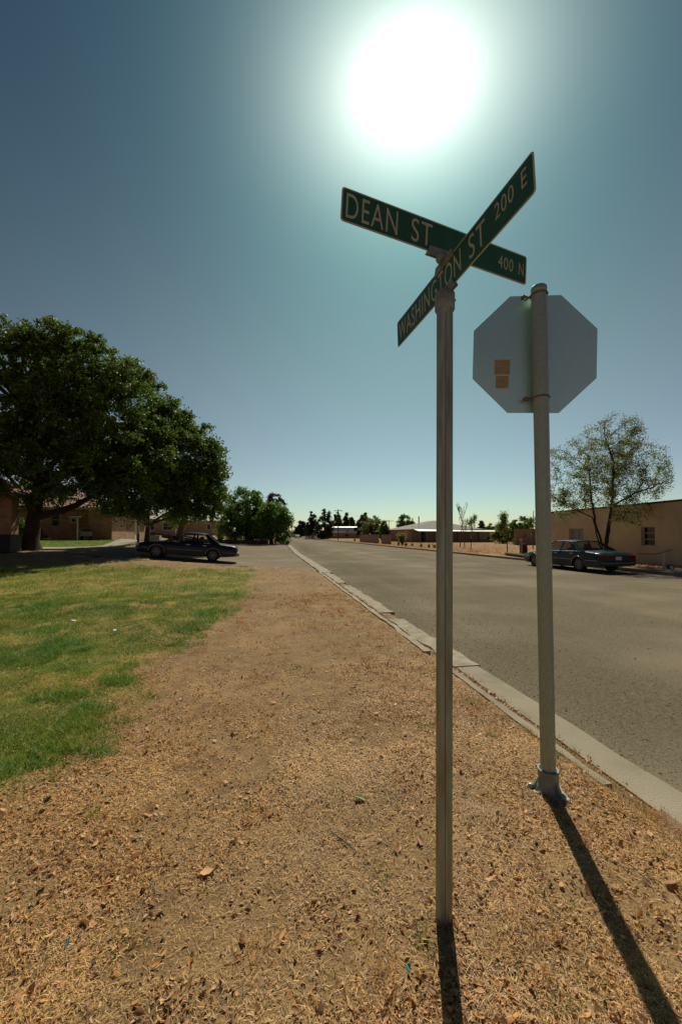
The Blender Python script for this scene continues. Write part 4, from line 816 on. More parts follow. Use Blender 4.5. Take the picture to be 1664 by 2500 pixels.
b = gat(211, 32.4); t = thing('storage_box', 'cream box with darker lid beside the satellite dish', 'box', tuple(b)); mb = MB(); mb.box(-.34, .34, -.25, .25, .35, .72); mb.build('body', m_cream, t); mb = MB(); mb.box(-.28, .3, -.22, .22, .722, .88); mb.build('lid', m_dark, t); 
for sx in (-.36, .30): mb = MB(); mb.box(sx, sx+.06, -.2, .2, -.05, .35); mb.build('leg', m_dark, t)
b = gat(113, 31.5); t = thing('lawn_mower', 'small white and dark lawn mower on the lawn edge by the brick house', 'mower', tuple(b)); mb = MB(); mb.box(-.35, .3, -.2, .2, .1, .22); mb.build('deck', m_paint, t); mb = MB(); mb.lathe([(0, .22), (.13, .22), (.13, .36), (.08, .42), (0, .42)], seg=12); mb.build('engine', m_dark, t)
for sx in (-.3, .27):
    mb = MB(); mb.tube([(sx, -.26, .1), (sx, -.2, .1)], .1, 12); mb.build('wheel', m_paint, t)
mb = MB(); mb.tube([(-.33, -.15, .2), (-.75, -.15, .42)], .015, 5); mb.tube([(-.33, .15, .2), (-.75, .15, .42)], .015, 5); mb.tube([(-.75, -.15, .42), (-.75, .15, .42)], .015, 5); mb.build('handle', m_dark, t)
b = gat(12, 21.5); t = thing('waste_bin', 'dark slatted metal waste container by the left brick wall', 'container', tuple(b)); mb = MB(); mb.box(-.9, .5, -.4, .6, .05, .92); mb.build('body', m_dark, t); mb = MB(); mb.box(-.95, .55, -.45, .65, .922, .98); mb.build('lid', m_dark, t)
for i in range(6): mb = MB(); mb.box(-.88, .48, -.425, -.402, .14+i*.13, .18+i*.13); mb.build('slat', m_blk0, t)
# covered trailer by the beige house
b = gat(567, 60); t = thing('camper_trailer', 'small rounded pale blue camper between beige house and green trees', 'trailer', tuple(b)); mb = MB(); prof = [(-.75, .35), (.65, .35), (.75, .6), (.7, 1.25), (.45, 1.62), (.1, 1.72), (-.25, 1.6), (-.6, 1.2), (-.75, .7)]; mb.prism(prof, (0, -.1, 0), (1, 0, 0), (0, 0, 1), (0, 1, 0), 2.6); mb.build('shell', mat('blue_tarp', (.27, .33, .33), .7, (.2, .26, .27), 3), t)
for sx in (-.5, .5): mb = MB(); mb.tube([(sx, -.15, .28), (sx, 0, .28)], .28, 12); mb.build('wheel', m_dark, t)
b = gat(556, 59); mb = MB(); mb.box(-.06, .06, -.06, .06, -.1, 1.75); mb.box(-.09, .09, -.09, .09, 1.75, 1.8); o = mb.build('gate_post', m_paint); o.location = tuple(b); tag(o, 'white post left of the pale blue camper', 'post')
# ------------------------------------------------------------------ cars
def paint(name, c, c2): 
    m = mat(name, c, .35, c2, 2.5, spec=.25); b = m.node_tree.nodes['Principled BSDF']; b.inputs['Coat Weight'].default_value = .18; b.inputs['Coat Roughness'].default_value = .08; return m
m_glass = mat('car_glass', (.02, .03, .028), .05, spec=.4, alpha=.15)
m_tyre = mat('tyre', (.018, .017, .016), .9, (.03, .028, .025), 9); m_rim = mat('wheel_metal', (.20, .20, .195), .55, (.14, .14, .135), 8, metal=.3)
m_seat = mat('car_seat', (.06, .055, .05), .9); m_tail = mat('tail_lens', (.075, .004, .004), .25); m_head = mat('head_lens', (.4, .4, .38), .15); m_chrome = mat('chrome_trim', (.40, .40, .38), .3, metal=.7); m_plate = mat('licence_plate', (.6, .6, .58), .5)
m_blk = mat('black_rubber', (.012, .012, .012), .7)
def car(name, label, loc, rz, pm, Lc, Wc, prof, axles, gh, rw, wr=.325, trim=None, bump_m=None, lamps=None, seats=True, lean_roof=.70):
    """sedan: x runs from the front bumper (0) back, y across, z up; prof = [(x, top z, half width factor, low z)]; gh = x of windscreen foot, roof front, roof rear, rear glass foot, belt z, roof z"""
    t = thing(name, label, 'car', loc, rz); hw = Wc/2; px_ = [p[0] for p in prof]
    xs = sorted(set(list(np.linspace(0, Lc, 46))+[a+wr*1.17*math.cos(q) for a in axles for q in np.linspace(0, PI, 15)]+[gh[0], gh[3]]))
    ring = []; Rw = wr*1.17
    for x in xs:
        tz = np.interp(x, px_, [p[1] for p in prof]); w = hw*np.interp(x, px_, [p[2] for p in prof]); lo = np.interp(x, px_, [p[3] for p in prof]); al = lo
        for a in axles:
            if abs(x-a) < Rw: al = max(al, wr+math.sqrt(max(Rw*Rw-(x-a)**2, 0)))
        sh = tz-.05; mid = lo+(sh-lo)*.62; al = min(al, mid-.02)
        half = [(0, tz+.015), (w*.5, tz+.010), (w*.82, tz-.012), (w*.93, sh), (w*.975, (sh+mid)/2), (w, mid), (w*.995, al+(mid-al)*.45), (w*.97, al), (w*.80, al), (w*.80, lo), (0, lo)]
        ring.append([(x, y, z) for y, z in half]+[(x, -y, z) for y, z in half[-2:0:-1]])
    n = len(ring[0]); V = [p for q in ring for p in q]; Fc = [(i*n+k, i*n+(k+1) % n, (i+1)*n+(k+1) % n, (i+1)*n+k) for i in range(len(ring)-1) for k in range(n)]
    cab = lambda x: gh[0]+.12 < x < gh[3]-.1
    # leave the cabin open on top
    Fc2 = []
    for i in range(len(ring)-1):
        for k in range(n):
            if cab(xs[i]) and cab(xs[i+1]) and k in (0, 1, n-1, n-2): continue
            Fc2.append((i*n+k, i*n+(k+1) % n, (i+1)*n+(k+1) % n, (i+1)*n+k))
    mb = MB(); mb.add(V, Fc2, True); mb.add(ring[0], [tuple(range(n))]); mb.add(ring[-1], [tuple(range(n))[::-1]]); body = mb.build('body', pm, t)
    md = body.modifiers.new('edge', 'EDGE_SPLIT'); md.split_angle = math.radians(48)
    a, b, c, d, zb, zr = gh; wb = lambda x: hw*np.interp(x, px_, [p[2] for p in prof])*.915; wt = hw*lean_roof
    # roof
    m = 9; RV = []; xr = np.linspace(b-.02, c+.02, 10)
    for x in xr:
        e = 1-((x-(b+c)/2)/((c-b)/2+.02))**4*.0; cr = -.035*((x-(b+c)/2)/((c-b)/2))**2
        for j in range(m):
            yv = -1+2*j/(m-1); RV.append((x, wt*yv*1.02, zr+cr+.035*(1-yv*yv)-.03*(abs(yv) > .95)))
    q = [(i*m+j, i*m+j+1, (i+1)*m+j+1, (i+1)*m+j) for i in range(9) for j in range(m-1)]; mb = MB(); mb.add(RV, q, True); mb.add([(x, y, z-.035) for x, y, z in RV], [f_[::-1] for f_ in q], True)
    edge = [j for j in range(m)]+[i*m+m-1 for i in range(1, 10)]+[9*m+j for j in range(m-2, -1, -1)]+[i*m for i in range(8, 0, -1)]; ne = len(edge)
    mb.add([RV[i] for i in edge]+[(RV[i][0], RV[i][1], RV[i][2]-.035) for i in edge], [(i, (i+1) % ne, ne+(i+1) % ne, ne+i) for i in range(ne)]); mb.build('roof', pm, t)
    P = lambda x, s_, k: np.array([x, s_*(wb(x)*(1-k)+wt*k), (zb+(zr-.045-zb)*k)])
    def strip_(m_, lowx0, lowx1, hx0, hx1, s_, th=.03):
        o_ = [P(lowx0, s_, -.06), P(lowx1, s_, -.06), P(hx1, s_, 1.02), P(hx0, s_, 1.02)]; i_ = [p-np.array([0, s_*th, 0]) for p in o_]
        m_.add(o_+i_, [(0, 1, 2, 3), (7, 6, 5, 4), (0, 4, 5, 1), (1, 5, 6, 2), (2, 6, 7, 3), (3, 7, 4, 0)])
    bp_ = b+(c-b)*.44; rq = c+(d-c)*.30
    for s_ in (1, -1):
        for nm, ar in (('pillar', (a-.02, a+.07, b-.05, b+.03)), ('pillar', (bp_-.05, bp_+.07, bp_, bp_+.06)), ('pillar', (d-.42, d+.04, c-.10, c+.06)), ('pillar', (d-.60, d-.56, c-.33, c-.30))):
            mb = MB(); strip_(mb, *ar, s_); mb.build(nm, pm, t)
        for lo0, lo1, h0, h1 in ((a+.07, bp_-.05, b+.03, bp_), (bp_+.07, d-.42, bp_+.06, c-.10)):
            o_ = [P(lo0, s_, -.03), P(lo1, s_, -.03), P(h1, s_, 1), P(h0, s_, 1)]; i_ = [p-np.array([0, s_*.012, 0]) for p in o_]; o_ = [p-np.array([0, s_*.008, 0]) for p in o_]
            mb = MB(); mb.add(o_+i_, [(0, 1, 2, 3), (7, 6, 5, 4), (0, 4, 5, 1), (1, 5, 6, 2), (2, 6, 7, 3), (3, 7, 4, 0)]); mb.build('side_window', m_glass, t)
    for nm, x0, x1 in (('windscreen', a-.03, b), ('rear_window', d+.03, c)):
        mb = MB(); G = []
        for k in range(4):
            kk = k/3; x = x0+(x1-x0)*kk
            for j in range(7):
                yv = -1+2*j/6; bow = (1-yv*yv)*(.07 if nm == 'windscreen' else -.06); G.append((x-bow, yv*((wb(x0)-.03)*(1-kk)+(wt-.02)*kk), zb-.01+(zr-.05-zb)*kk+.03*(1-yv*yv)*kk))
        qd = [(k*7+j, k*7+j+1, (k+1)*7+j+1, (k+1)*7+j) for k in range(3) for j in range(6)]; mb.add(G, qd, True); mb.add([(x_, y_, z_-.008) for x_, y_, z_ in G], [f_[::-1] for f_ in qd], True); mb.build(nm, m_glass, t)
    mb = MB(); mb.box(gh[0]-.1, gh[3]+.1, -hw*.82, hw*.82, .45, .5); mb.build('floor', m_blk, t)
    if seats:
        for x, w2 in ((b+.55, .27), (c-.15, .6)):
            for y in ((-.38, .38) if w2 < .5 else (0,)):
                mb = MB(); mb.prism([(-.30, .50), (.18, .50), (.34, zb+.10), (.22, zb+.12), (.06, .72), (-.30, .70)], (x, y-w2, 0), (1, 0, 0), (0, 0, 1), (0, 1, 0), 2*w2); st_ = mb.build('seat', m_seat, t)
                mb = MB(); mb.box(x+.22, x+.31, y-.12, y+.12, zb+.13, zb+.29); mb.build('headrest', m_seat, st_)
        mb = MB(); mb.prism([(a+.1, zb-.12), (a+.5, zb-.12), (a+.42, zb+.0), (a+.12, zb-.0)], (0, -hw*.8, 0), (1, 0, 0), (0, 0, 1), (0, 1, 0), hw*1.6); mb.build('dashboard', m_blk, t)
    for xa in axles:
        for s_ in (1, -1):
            y0 = s_*(hw*.965); w = -s_*.21
            cxz = lambda r_, n_=28: [(xa+r_*math.cos(2*PI*k/n_), r_*math.sin(2*PI*k/n_)+wr) for k in range(n_)]
            rings = [(wr*.66, .0), (wr*.70, .012), (wr*.93, .018), (wr, .0), (wr, -.19), (wr*.9, -.21), (0.02, -.20)]
            mb = MB(); nn = 28; vs = []
            for r_, dy in rings: vs += [(x, y0+s_*dy-s_*.02, z) for x, z in cxz(r_)]
            mb.add(vs, [(i*nn+k, i*nn+(k+1) % nn, (i+1)*nn+(k+1) % nn, (i+1)*nn+k) for i in range(len(rings)-1) for k in range(nn)], True); wo = mb.build('wheel', m_tyre, t)
            mb = MB(); vs = []; rr = [(wr*.655, -.02), (wr*.60, -.02), (wr*.56, -.045)]
            for r_, dy in rr: vs += [(x, y0+s_*dy, z) for x, z in cxz(r_)]
            mb.add(vs, [(i*nn+k, i*nn+(k+1) % nn, (i+1)*nn+(k+1) % nn, (i+1)*nn+k) for i in range(2) for k in range(nn)], True)
            ns = rw
            for k in range(ns):
                an = 2*PI*k/ns; ca, sa = math.cos(an), math.sin(an); h0, h1 = .10*5/ns+.01, .085*5/ns+.01
                pp = [(wr*.1, -h0*.5), (wr*.60, -h1*.5), (wr*.60, h1*.5), (wr*.1, h0*.5)]; pv = [(xa+ca*u-sa*v, wr+sa*u+ca*v) for u, v in pp]
                mb.add([(x, y0-s_*.028, z) for x, z in pv]+[(x, y0-s_*.05, z) for x, z in pv], [(0, 1, 2, 3), (4, 7, 6, 5), (0, 4, 5, 1), (2, 6, 7, 3), (1, 5, 6, 2)])
            mb.add([(x, y0-s_*.018, z) for x, z in cxz(wr*.22)]+[(x, y0-s_*.05, z) for x, z in cxz(wr*.22)], [tuple(range(nn))]+[(k, (k+1) % nn, nn+(k+1) % nn, nn+k) for k in range(nn)]); mb.build('rim', m_rim, wo)
    at_y = lambda x: hw*np.interp(x, px_, [p[2] for p in prof])
    for s_ in (1, -1):
        for xa_, xb_ in ((a+.12, bp_+.01), (bp_+.01, d-.50)):           # door outlines
            mb = MB()
            for x in (xa_, xb_): mb.tube([(x, s_*at_y(x)*.948, zb-.04), (x, s_*at_y(x)*.992, zb-.20), (x, s_*at_y(x)*1.0, .48), (x, s_*at_y(x)*.985, .24)], .007, 4)
            mb.tube([(xa_, s_*at_y(xa_)*.99, .25), (xb_, s_*at_y(xb_)*.99, .25)], .007, 4); mb.build('door_seam', m_blk, t)
            hx_ = xb_-.22; mb = MB(); y_ = s_*at_y(hx_)*.985; mb.box(hx_-.10, hx_+.10, min(y_-.012, y_+.022), max(y_-.012, y_+.022), zb-.155, zb-.125); mb.build('door_handle', pm if trim is None else m_chrome, t)
        if trim is not None:
            xs_ = [x for x in np.linspace(.35, Lc-.15, 24)]; seg_ = []
            zt_ = trim
            for x in xs_:
                if any(abs(x-q_) < Rw+.03 and zt_ < wr+math.sqrt(max((Rw+.03)**2-(x-q_)**2, 0)) for q_ in axles):
                    if len(seg_) > 1: mb = MB(); mb.tube(seg_, .016, 5); mb.build('side_trim', m_chrome, t)
                    seg_ = []
                else: seg_.append((x, s_*at_y(x)*1.004, zt_))
            if len(seg_) > 1: mb = MB(); mb.tube(seg_, .016, 5); mb.build('side_trim', m_chrome, t)
        for q_ in axles: mb = MB(); mb.tube([(q_+Rw*1.0*math.cos(k), s_*(at_y(q_)*.995), wr+Rw*1.0*math.sin(k)) for k in np.linspace(.12, PI-.12, 14)], .013, 5); mb.build('arch_lip', pm if trim is None else m_chrome, t)
        mb = MB(); mb.box(a+.22, a+.36, *sorted((s_*hw*.94, s_*(hw+.13))), zb+.0, zb+.13); mb.build('mirror', pm, t)
    for k, x0, x1 in (('front_bumper', -.09, .12), ('rear_bumper', Lc-.12, Lc+.10)):
        zl, zh = .34, .54; sg = -1 if x0 < 0 else 1; pts_o = [(x, y) for x, y in ((x1 if sg < 0 else x0, -hw*.93), ((x0+.12) if sg < 0 else (x1-.10), -hw*.90), (x0 if sg < 0 else x1, -hw*.55), (x0 if sg < 0 else x1, hw*.55), ((x0+.12) if sg < 0 else (x1-.10), hw*.90), (x1 if sg < 0 else x0, hw*.93))]
        mb = MB(); mb.prism(pts_o, (0, 0, zl), (1, 0, 0), (0, 1, 0), (0, 0, 1), zh-zl); ob_ = mb.build(k, bump_m or pm, t); bv = ob_.modifiers.new('b', 'BEVEL'); bv.width = .03; bv.segments = 2
        mb = MB(); mb.tube([(x+sg*.012, y*1.01, zh-.06) for x, y in pts_o[1:-1]], .014, 5); mb.build('bumper_strip', m_chrome, ob_)
    zl = lamps or (.60, .74)
    for s_ in (1, -1):
        rx_ = Lc; mb = MB(); y0, y1 = sorted((s_*hw*.40, s_*hw*.90)); mb.add([(rx_+.006, y0 if s_ > 0 else y1, zl[0]), (rx_+.006, (y1 if s_ > 0 else y0), zl[0]), (rx_+.006, (y1 if s_ > 0 else y0), zl[1]), (rx_+.006, y0 if s_ > 0 else y1, zl[1]), (rx_-.14, s_*at_y(rx_-.14)*1.006, zl[0]), (rx_-.14, s_*at_y(rx_-.14)*1.0, zl[1]), (rx_-.14, s_*hw*.4, zl[0]), (rx_-.14, s_*hw*.4, zl[1])],
            [(0, 1, 2, 3), (1, 4, 5, 2), (0, 6, 4, 1), (3, 2, 5, 7)]); mb.build('tail_light', m_tail, t)
        mb = MB(); y0, y1 = sorted((s_*hw*.45, s_*hw*.88)); mb.box(-.008, .12, y0, y1, .56, .68); mb.build('headlight', m_head, t)
    mb = MB(); mb.box(Lc+.001, Lc+.012, -.15, .15, zl[0]-.02, zl[0]+.13); mb.build('licence_plate', m_plate, t)
    return t
# parked dark sedan on the paving, nose to the left
cl = gnd(545, 1369); uL0, vL = -6.55, 21.3
zc = float(hz(-4.1, 22.2)); zf = float(hz(-6.4, 22.2)); zr_ = float(hz(-1.8, 22.2))
car('parked_car', 'black sedan parked side on across the paved lot under the shade tree', (-6.60, 22.25, zf+.03), 0, paint('black_paint', (.006, .008, .009), (.010, .012, .012)), 4.92, 1.78,
    [(0, .62, .80, .32), (.12, .70, .90, .24), (.5, .78, .97, .22), (1.35, .90, 1.0, .22), (2.5, .93, 1.0, .22), (3.85, .95, 1.0, .24), (4.3, .92, .98, .26), (4.8, .87, .93, .32), (4.92, .76, .90, .38)], (.98, 3.72), (1.35, 2.20, 3.30, 4.0, .92, 1.41), 6, .315, lamps=(.62, .76), trim=.50, bump_m=mat('grey_bumper', (.06, .065, .07), .45, spec=.5))
bpy.data.objects['parked_car'].rotation_euler = (0, math.atan2(zf-zr_, 4.6), math.radians(2))
car('parked_car', 'dark green long sedan parked by the far kerb, its tail towards us', (15.15, 16.3+4.15, float(hz(15.1, 18))-.09), -PI/2, paint('green_paint', (.008, .026, .025), (.012, .032, .030)), 5.35, 1.96,
    [(0, .60, .82, .30), (.12, .70, .92, .22), (.5, .80, .98, .20), (1.55, .93, 1.0, .20), (2.6, .97, 1.0, .20), (4.1, 1.0, 1.0, .22), (4.6, .97, .99, .24), (5.2, .92, .95, .32), (5.35, .80, .92, .40)], (.96, 4.15-.05), (1.55, 2.35, 3.55, 4.42, .97, 1.44), 9, .34, lamps=(.62, .80), trim=.56)
# small far cars
def far_car(label, px, D, side, cm):
    b = gat(px, D); t = thing('parked_car', label, 'car', tuple(b), 0, 'far parked cars'); mb = MB(); mb.prism([(0, .3), (4.4, .3), (4.5, .8), (3.6, .9), (3.0, 1.4), (1.6, 1.42), (1.0, .95), (.05, .8)], (-.85, 4.5, 0), (0, -1, 0), (0, 0, 1), (1, 0, 0), 1.7); mb.build('body', cm, t)
    for yy_ in (.9, 3.6):
        for s_ in (-.86, .66): mb = MB(); mb.tube([(s_, yy_, .32), (s_+.2, yy_, .32)], .32, 12); mb.build('wheel', m_tyre, t)
    mb = MB(); mb.prism([(1.0, .95), (1.2, .95), (1.68, 1.35), (1.5, 1.35)], (-.7, 0, 0), (0, 1, 0), (0, 0, 1), (1, 0, 0), 1.4); mb.build('rear_window', m_win, t)
    return t
far_car('tiny dark car at the far end of the street under the trees', 722, 190, 1, m_blk)
far_car('tiny pale car beside the small far house', 727, 170, 1, m_cream)
# ------------------------------------------------------------------ ground cover (nobody could count it)
def zsurf(u, v): return patch_z(u, v)
def zone(n, D0, D1, r, x0=-60, x1=1740):
    """random ground points in the wedge of land between D0 and D1 metres ahead"""
    D = np.sqrt(r.uniform(D0*D0, D1*D1, n)); px = r.uniform(x0, x1, n); t = (px-832)/f
    u = D*(math.sin(TH)+t*math.cos(TH)); v = D*(math.cos(TH)-t*math.sin(TH)); return u, v, D
def blades(u, v, z, L, w, lean, r, m, name, tone, curl=.3):
    n = len(u); az = r.uniform(0, 2*PI, n); d = np.stack([np.cos(az), np.sin(az)], 1); sd_ = np.stack([-d[:, 1], d[:, 0]], 1)
    B = np.stack([u, v, z], 1); dirv = np.concatenate([d*np.sin(lean)[:, None], np.cos(lean)[:, None]], 1); dir2 = np.concatenate([d*np.sin(lean+curl)[:, None], np.cos(lean+curl)[:, None]], 1)
    S_ = np.concatenate([sd_, np.zeros((n, 1))], 1)*w[:, None]; M = B+dirv*L[:, None]*.55; T = M+dir2*L[:, None]*.45
    V = np.stack([B-S_*.5, B+S_*.5, M+S_*.45, M-S_*.45, T], 1).reshape(-1, 3); i = np.arange(n)*5
    Q = np.concatenate([np.stack([i, i+1, i+2], 1), np.stack([i, i+2, i+3], 1), np.stack([i+3, i+2, i+4], 1)]); return V, Q, np.concatenate([tone]*3)
def stuff(name, parts, m, label=None):
    Vs = []; Qs = []; Ts = []; k = 0
    for V, Q, T in parts: Vs.append(V); Qs.append(Q+k); Ts.append(T); k += len(V)
    o = fast(name, np.concatenate(Vs), np.concatenate(Qs), m, tone=np.concatenate(Ts)); return tag(o, label, None, None, 'stuff')
m_straw = mat('straw', (.62, .415, .18), .6, trans=.22, spec=.3, attr='tone')
m_dleaf = mat('dead_leaf', (.54, .29, .115), .55, trans=.22, spec=.35, attr='tone')
m_grass = mat('grass_blade', (.115, .225, .020), .5, trans=.35, spec=.3, attr='tone')
BARE = [(float(q[0]), float(q[1]), s_) for q, s_ in ((gnd(400, 2020), .16), (gnd(600, 1650), .45), (gnd(620, 2440), .06), (gnd(920, 1790), .25), (gnd(60, 2170), .10), (gnd(700, 1560), .6), (gnd(560, 1880), .22), (gnd(1560, 2250), .12))]
def bare(u, v):          # 0 on bare soil, 1 on thick litter
    q = fbm(u+40, v+13, .75); q2 = fbm(u+7, v+3, 3.2)
    dmid = np.clip((v-4.5)/8, 0, 1)*.16+np.exp(-((u+.55)/.55)**2)*np.clip((v-2.2)/3, 0, 1)*.10
    for a, b, s_ in BARE: dmid = dmid+.30*np.exp(-((u-a)**2+(v-b)**2)/(2*s_*s_))
    return np.clip((q*.6+q2*.4-.40-dmid)*6, 0, 1)
r = np.random.default_rng(21); P_ = []
for n, D0, D1, ls in ((90000, .55, 1.5, 1.0), (230000, .55, 2.4, 1.15), (230000, 2.4, 4.8, 1.5), (180000, 4.8, 9.5, 2.1), (100000, 9.5, 21, 3.2)):
    u, v, D = zone(n, D0, D1, r); g_ = green(u, v); k = (u < 2.16) & (r.random(n) < (.10+.9*bare(u, v))*(1-.45*g_)) & ~inlot(u, v-.3) & (v < 21); u, v, g_ = u[k], v[k], g_[k]; n = len(u)
    L = (.008+.030*r.beta(1.3, 2.6, n))*ls**.7; w = r.uniform(.0012, .0034, n)*ls; up_ = r.random(n) < .22*np.clip((fbm(u, v, 2.1)-.42)*6, 0, 1.6); lean = np.where(up_, r.uniform(.2, .9, n), r.uniform(1.25, 1.60, n)); L = np.where(up_, L*.9, L)
    t = r.uniform(.50, 1.30, n)*np.where(r.random(n) < .16, .35, 1)*(.80+.75*fbm(u, v, 1.7)); tn = np.stack([t, t*r.uniform(.84, 1.04, n), t*r.uniform(.65, 1.1, n)], 1); fb = r.random(n) < .5; L = np.where(fb & ~up_, L*1.9, L); w = np.where(fb, w*.5, w)
    P_.append(blades(u, v, zsurf(u, v)+r.uniform(.0, .010, n)*(1-up_), L, w, lean, r, None, '', tn, .25))
stuff('dry_grass', P_, m_straw, 'short dry straw coloured grass and clippings covering the verge')
# dead leaves: curled strips
def dleaves(u, v, z, s_, r, base_t=1.0):
    n = len(u); az = r.uniform(0, 2*PI, n); tl = r.normal(0, .5, n); rl_ = r.normal(0, .7, n)
    A = np.stack([np.cos(az)*np.cos(tl), np.sin(az)*np.cos(tl), np.sin(tl)], 1); Bx = np.stack([-np.sin(az)*np.cos(rl_), np.cos(az)*np.cos(rl_), np.sin(rl_)], 1); N_ = np.cross(A, Bx)
    c = np.stack([u, v, z+.002+s_*.22], 1); wd = r.uniform(.30, .62, n); cu = r.uniform(.1, .5, n)*r.choice([-1, 1], n, p=[.3, .7])*.6; cv = r.uniform(.1, .7, n)*.5; V = []
    for (a, b, h) in ((-.5, 0, 1), (-.2, -1, .0), (-.2, 0, .35), (-.2, 1, 0), (.18, -.9, 0), (.18, 0, .35), (.18, .9, 0), (.5, 0, 1)):
        aa = a*s_; bb = b*.5*wd*s_; hh = s_*(-cu*(1-abs(b))*.45+cv*(a*2)**2*.35)
        V.append(c+A*aa[:, None]+Bx*bb[:, None]+N_*hh[:, None])
    V = np.stack(V, 1).reshape(-1, 3); i = np.arange(n)*8; tri = [(0, 1, 2), (0, 2, 3), (1, 4, 5), (1, 5, 2), (2, 5, 6), (2, 6, 3), (4, 7, 5), (5, 7, 6)]
    Q = np.concatenate([np.stack([i+a, i+b, i+c_], 1) for a, b, c_ in tri]); t = r.uniform(.3, 1.55, n)*base_t; hu = r.uniform(-.15, .2, n); tn = np.stack([t, t*(1-hu*.6), t*(1-hu*1.6)], 1); pale = r.random(n) < .12; tn[pale] = np.array([1.35, 1.7, 2.2])*r.uniform(.6, 1.0, pale.sum())[:, None]
    return V, Q, np.concatenate([tn]*8)
P_ = []
for n, D0, D1, ls, s0 in ((26000, .55, 1.5, 1, .017), (62000, .55, 2.4, 1, .0165), (80000, 2.4, 5, 1, .0165), (70000, 5, 11, 1.3, .0165), (22000, 11, 20, 1.9, .019)):
    u, v, D = zone(n, D0, D1, r); g_ = green(u, v); dn = np.clip((fbm(u+3, v+50, 1.15)*.6+fbm(u+3, v+50, 4.)*.4-.42)*6, .06, 1)*np.clip(bare(u, v)+.2, 0, 1)+.03; k = (u < 2.12) & (r.random(n) < dn*(1-.62*g_)) & ~inlot(u, v-.2) & (v < 20.5); u, v = u[k], v[k]; n = len(u)
    s_ = s0*ls*r.lognormal(0, .38, n); P_.append(dleaves(u, v, zsurf(u, v), s_, r))
# a few larger leaves near the camera, leaves filling the gutter
u, v, D = zone(520, .8, 4.6, r); k = (u < 2.1) & (green(u, v) < .5); u, v = u[k], v[k]; P_.append(dleaves(u, v, zsurf(u, v)+.004,   .034*r.lognormal(0, .28, len(u)), r, .9))
n = 15000; v = r.uniform(1.0, 16.5, n); k = r.random(n) < np.where(v < 4.7, .75, .9)*np.clip((fbm(v, v*0+5, 1.1)-.3)*3, .15, 1); v = v[k]; u = 2.24+(.20)*r.beta(1.6, 1.6, len(v)); P_.append(dleaves(u, v, hz(u, v)-.072+.025*np.exp(-((u-2.27)/.06)**2), .019*r.lognormal(0, .35, len(v))*np.where(v > 8, 1.4, 1), r))
stuff('fallen_leaves', P_, m_dleaf, 'brown curled dead leaves scattered over the verge and gutter')
# green lawn
P_ = []
for n, D0, D1, ls, xa_, xb_ in ((60000, 1.6, 3.4, 1, -60, 760), (170000, 3.0, 6, 1.1, -60, 760), (170000, 6, 11, 1.6, -60, 760), (110000, 11, 21, 2.5, -60, 760), (130000, 2, 10, 1.7, -1100, -60), (90000, 10, 19, 2.5, -900, -60)):
    u, v, D = zone(n, D0, D1, r, xa_, xb_); g_ = green(u, v); pt = np.clip((fbm(u, v, 1.6)*.5+fbm(u, v, 4.5)*.5-.42)*6+.35, .06, 1); pt = np.where(v > 8, pt*np.clip(1.25-(v-8)*.03, .5, 1.2), pt+.2); k = (r.random(n) < g_*pt) & (v < 20); u, v = u[k], v[k]; n = len(u)
    tuft = np.clip((fbm(u+9, v+2, 2.3)-.52)*9, 0, 1); L = r.uniform(.014, .036, n)*ls**.75*(1+1.5*tuft); w = r.uniform(.0016, .0032, n)*ls; lean = r.uniform(.15, 1.1, n)
    t = r.uniform(.5, 1.5, n)*(.72+.5*fbm(u, v, .9)); yel = np.clip((fbm(u+20, v+8, 1.3)-.45)*4+np.clip((v-5)/12, 0, .7), 0, 1)*.48; t = t*1.15; tn = np.stack([t*(1+yel*1.5), t*(1+yel*.35), t*(1-yel*.1)], 1)
    P_.append(blades(u, v, zsurf(u, v)-.002, L, w, lean, r, None, '', tn, .5))
# scattered green tufts on the dry verge
tc_ = [(1.0, 1.25), (-.55, 1.75), (-1.0, 2.6), (.2, 2.4), (.55, 1.9), (1.78, 3.0), (1.95, 3.6), (2.05, 2.6), (1.9, 4.4), (1.6, 5.6), (1.3, 3.2), (.35, 5.0), (-.35, 5.6), (2.0, 8.2), (1.4, 9.5), (.4, 10.2), (-.25, 1.3), (.62, 1.55), (2.08, 2.2), (1.95, 1.75), (.1, 7.6), (1.8, 6.6)]
for cx_, cy_ in tc_:
    n = int(r.integers(22, 70)); s_ = r.uniform(.02, .06); u = cx_+r.normal(0, s_, n); v = cy_+r.normal(0, s_, n); t = r.uniform(.7, 1.6, n); P_.append(blades(u, v, zsurf(u, v)-.002, r.uniform(.02, .065, n), r.uniform(.0018, .0032, n), r.uniform(.1, 1.0, n), r, None, '', np.stack([t*1.2, t, t], 1), .5))
# longer tufts at the shade edge
for px, py, s_, n, h in ((150, 1395, .35, 500, .22), (225, 1400, .4, 500, .18), (350, 1390, .2, 180, .22), (130, 1480, .28, 500, .14), (135, 1505, .25, 500, .13), (340, 1368, .16, 120, .25), (20, 1395, .3, 250, .14), (495, 1390, .3, 250, .08), (30, 1820, .18, 600, .07), (110, 1770, .14, 500, .06), (290, 1770, .09, 350, .07)):
    q = gnd(px, py); u = q[0]+r.normal(0, s_, n); v = q[1]+r.normal(0, s_*.8, n); t = r.uniform(.7, 1.5, n); P_.append(blades(u, v, zsurf(u, v), h*r.uniform(.4, 1, n), r.uniform(.5, 1.1, n)*(.006 if h > .1 else .003), r.uniform(.1, .8, n), r, None, '', np.stack([t, t, t], 1), .4))
stuff('lawn_grass', P_, m_grass, 'patchy short green lawn grass on the left')
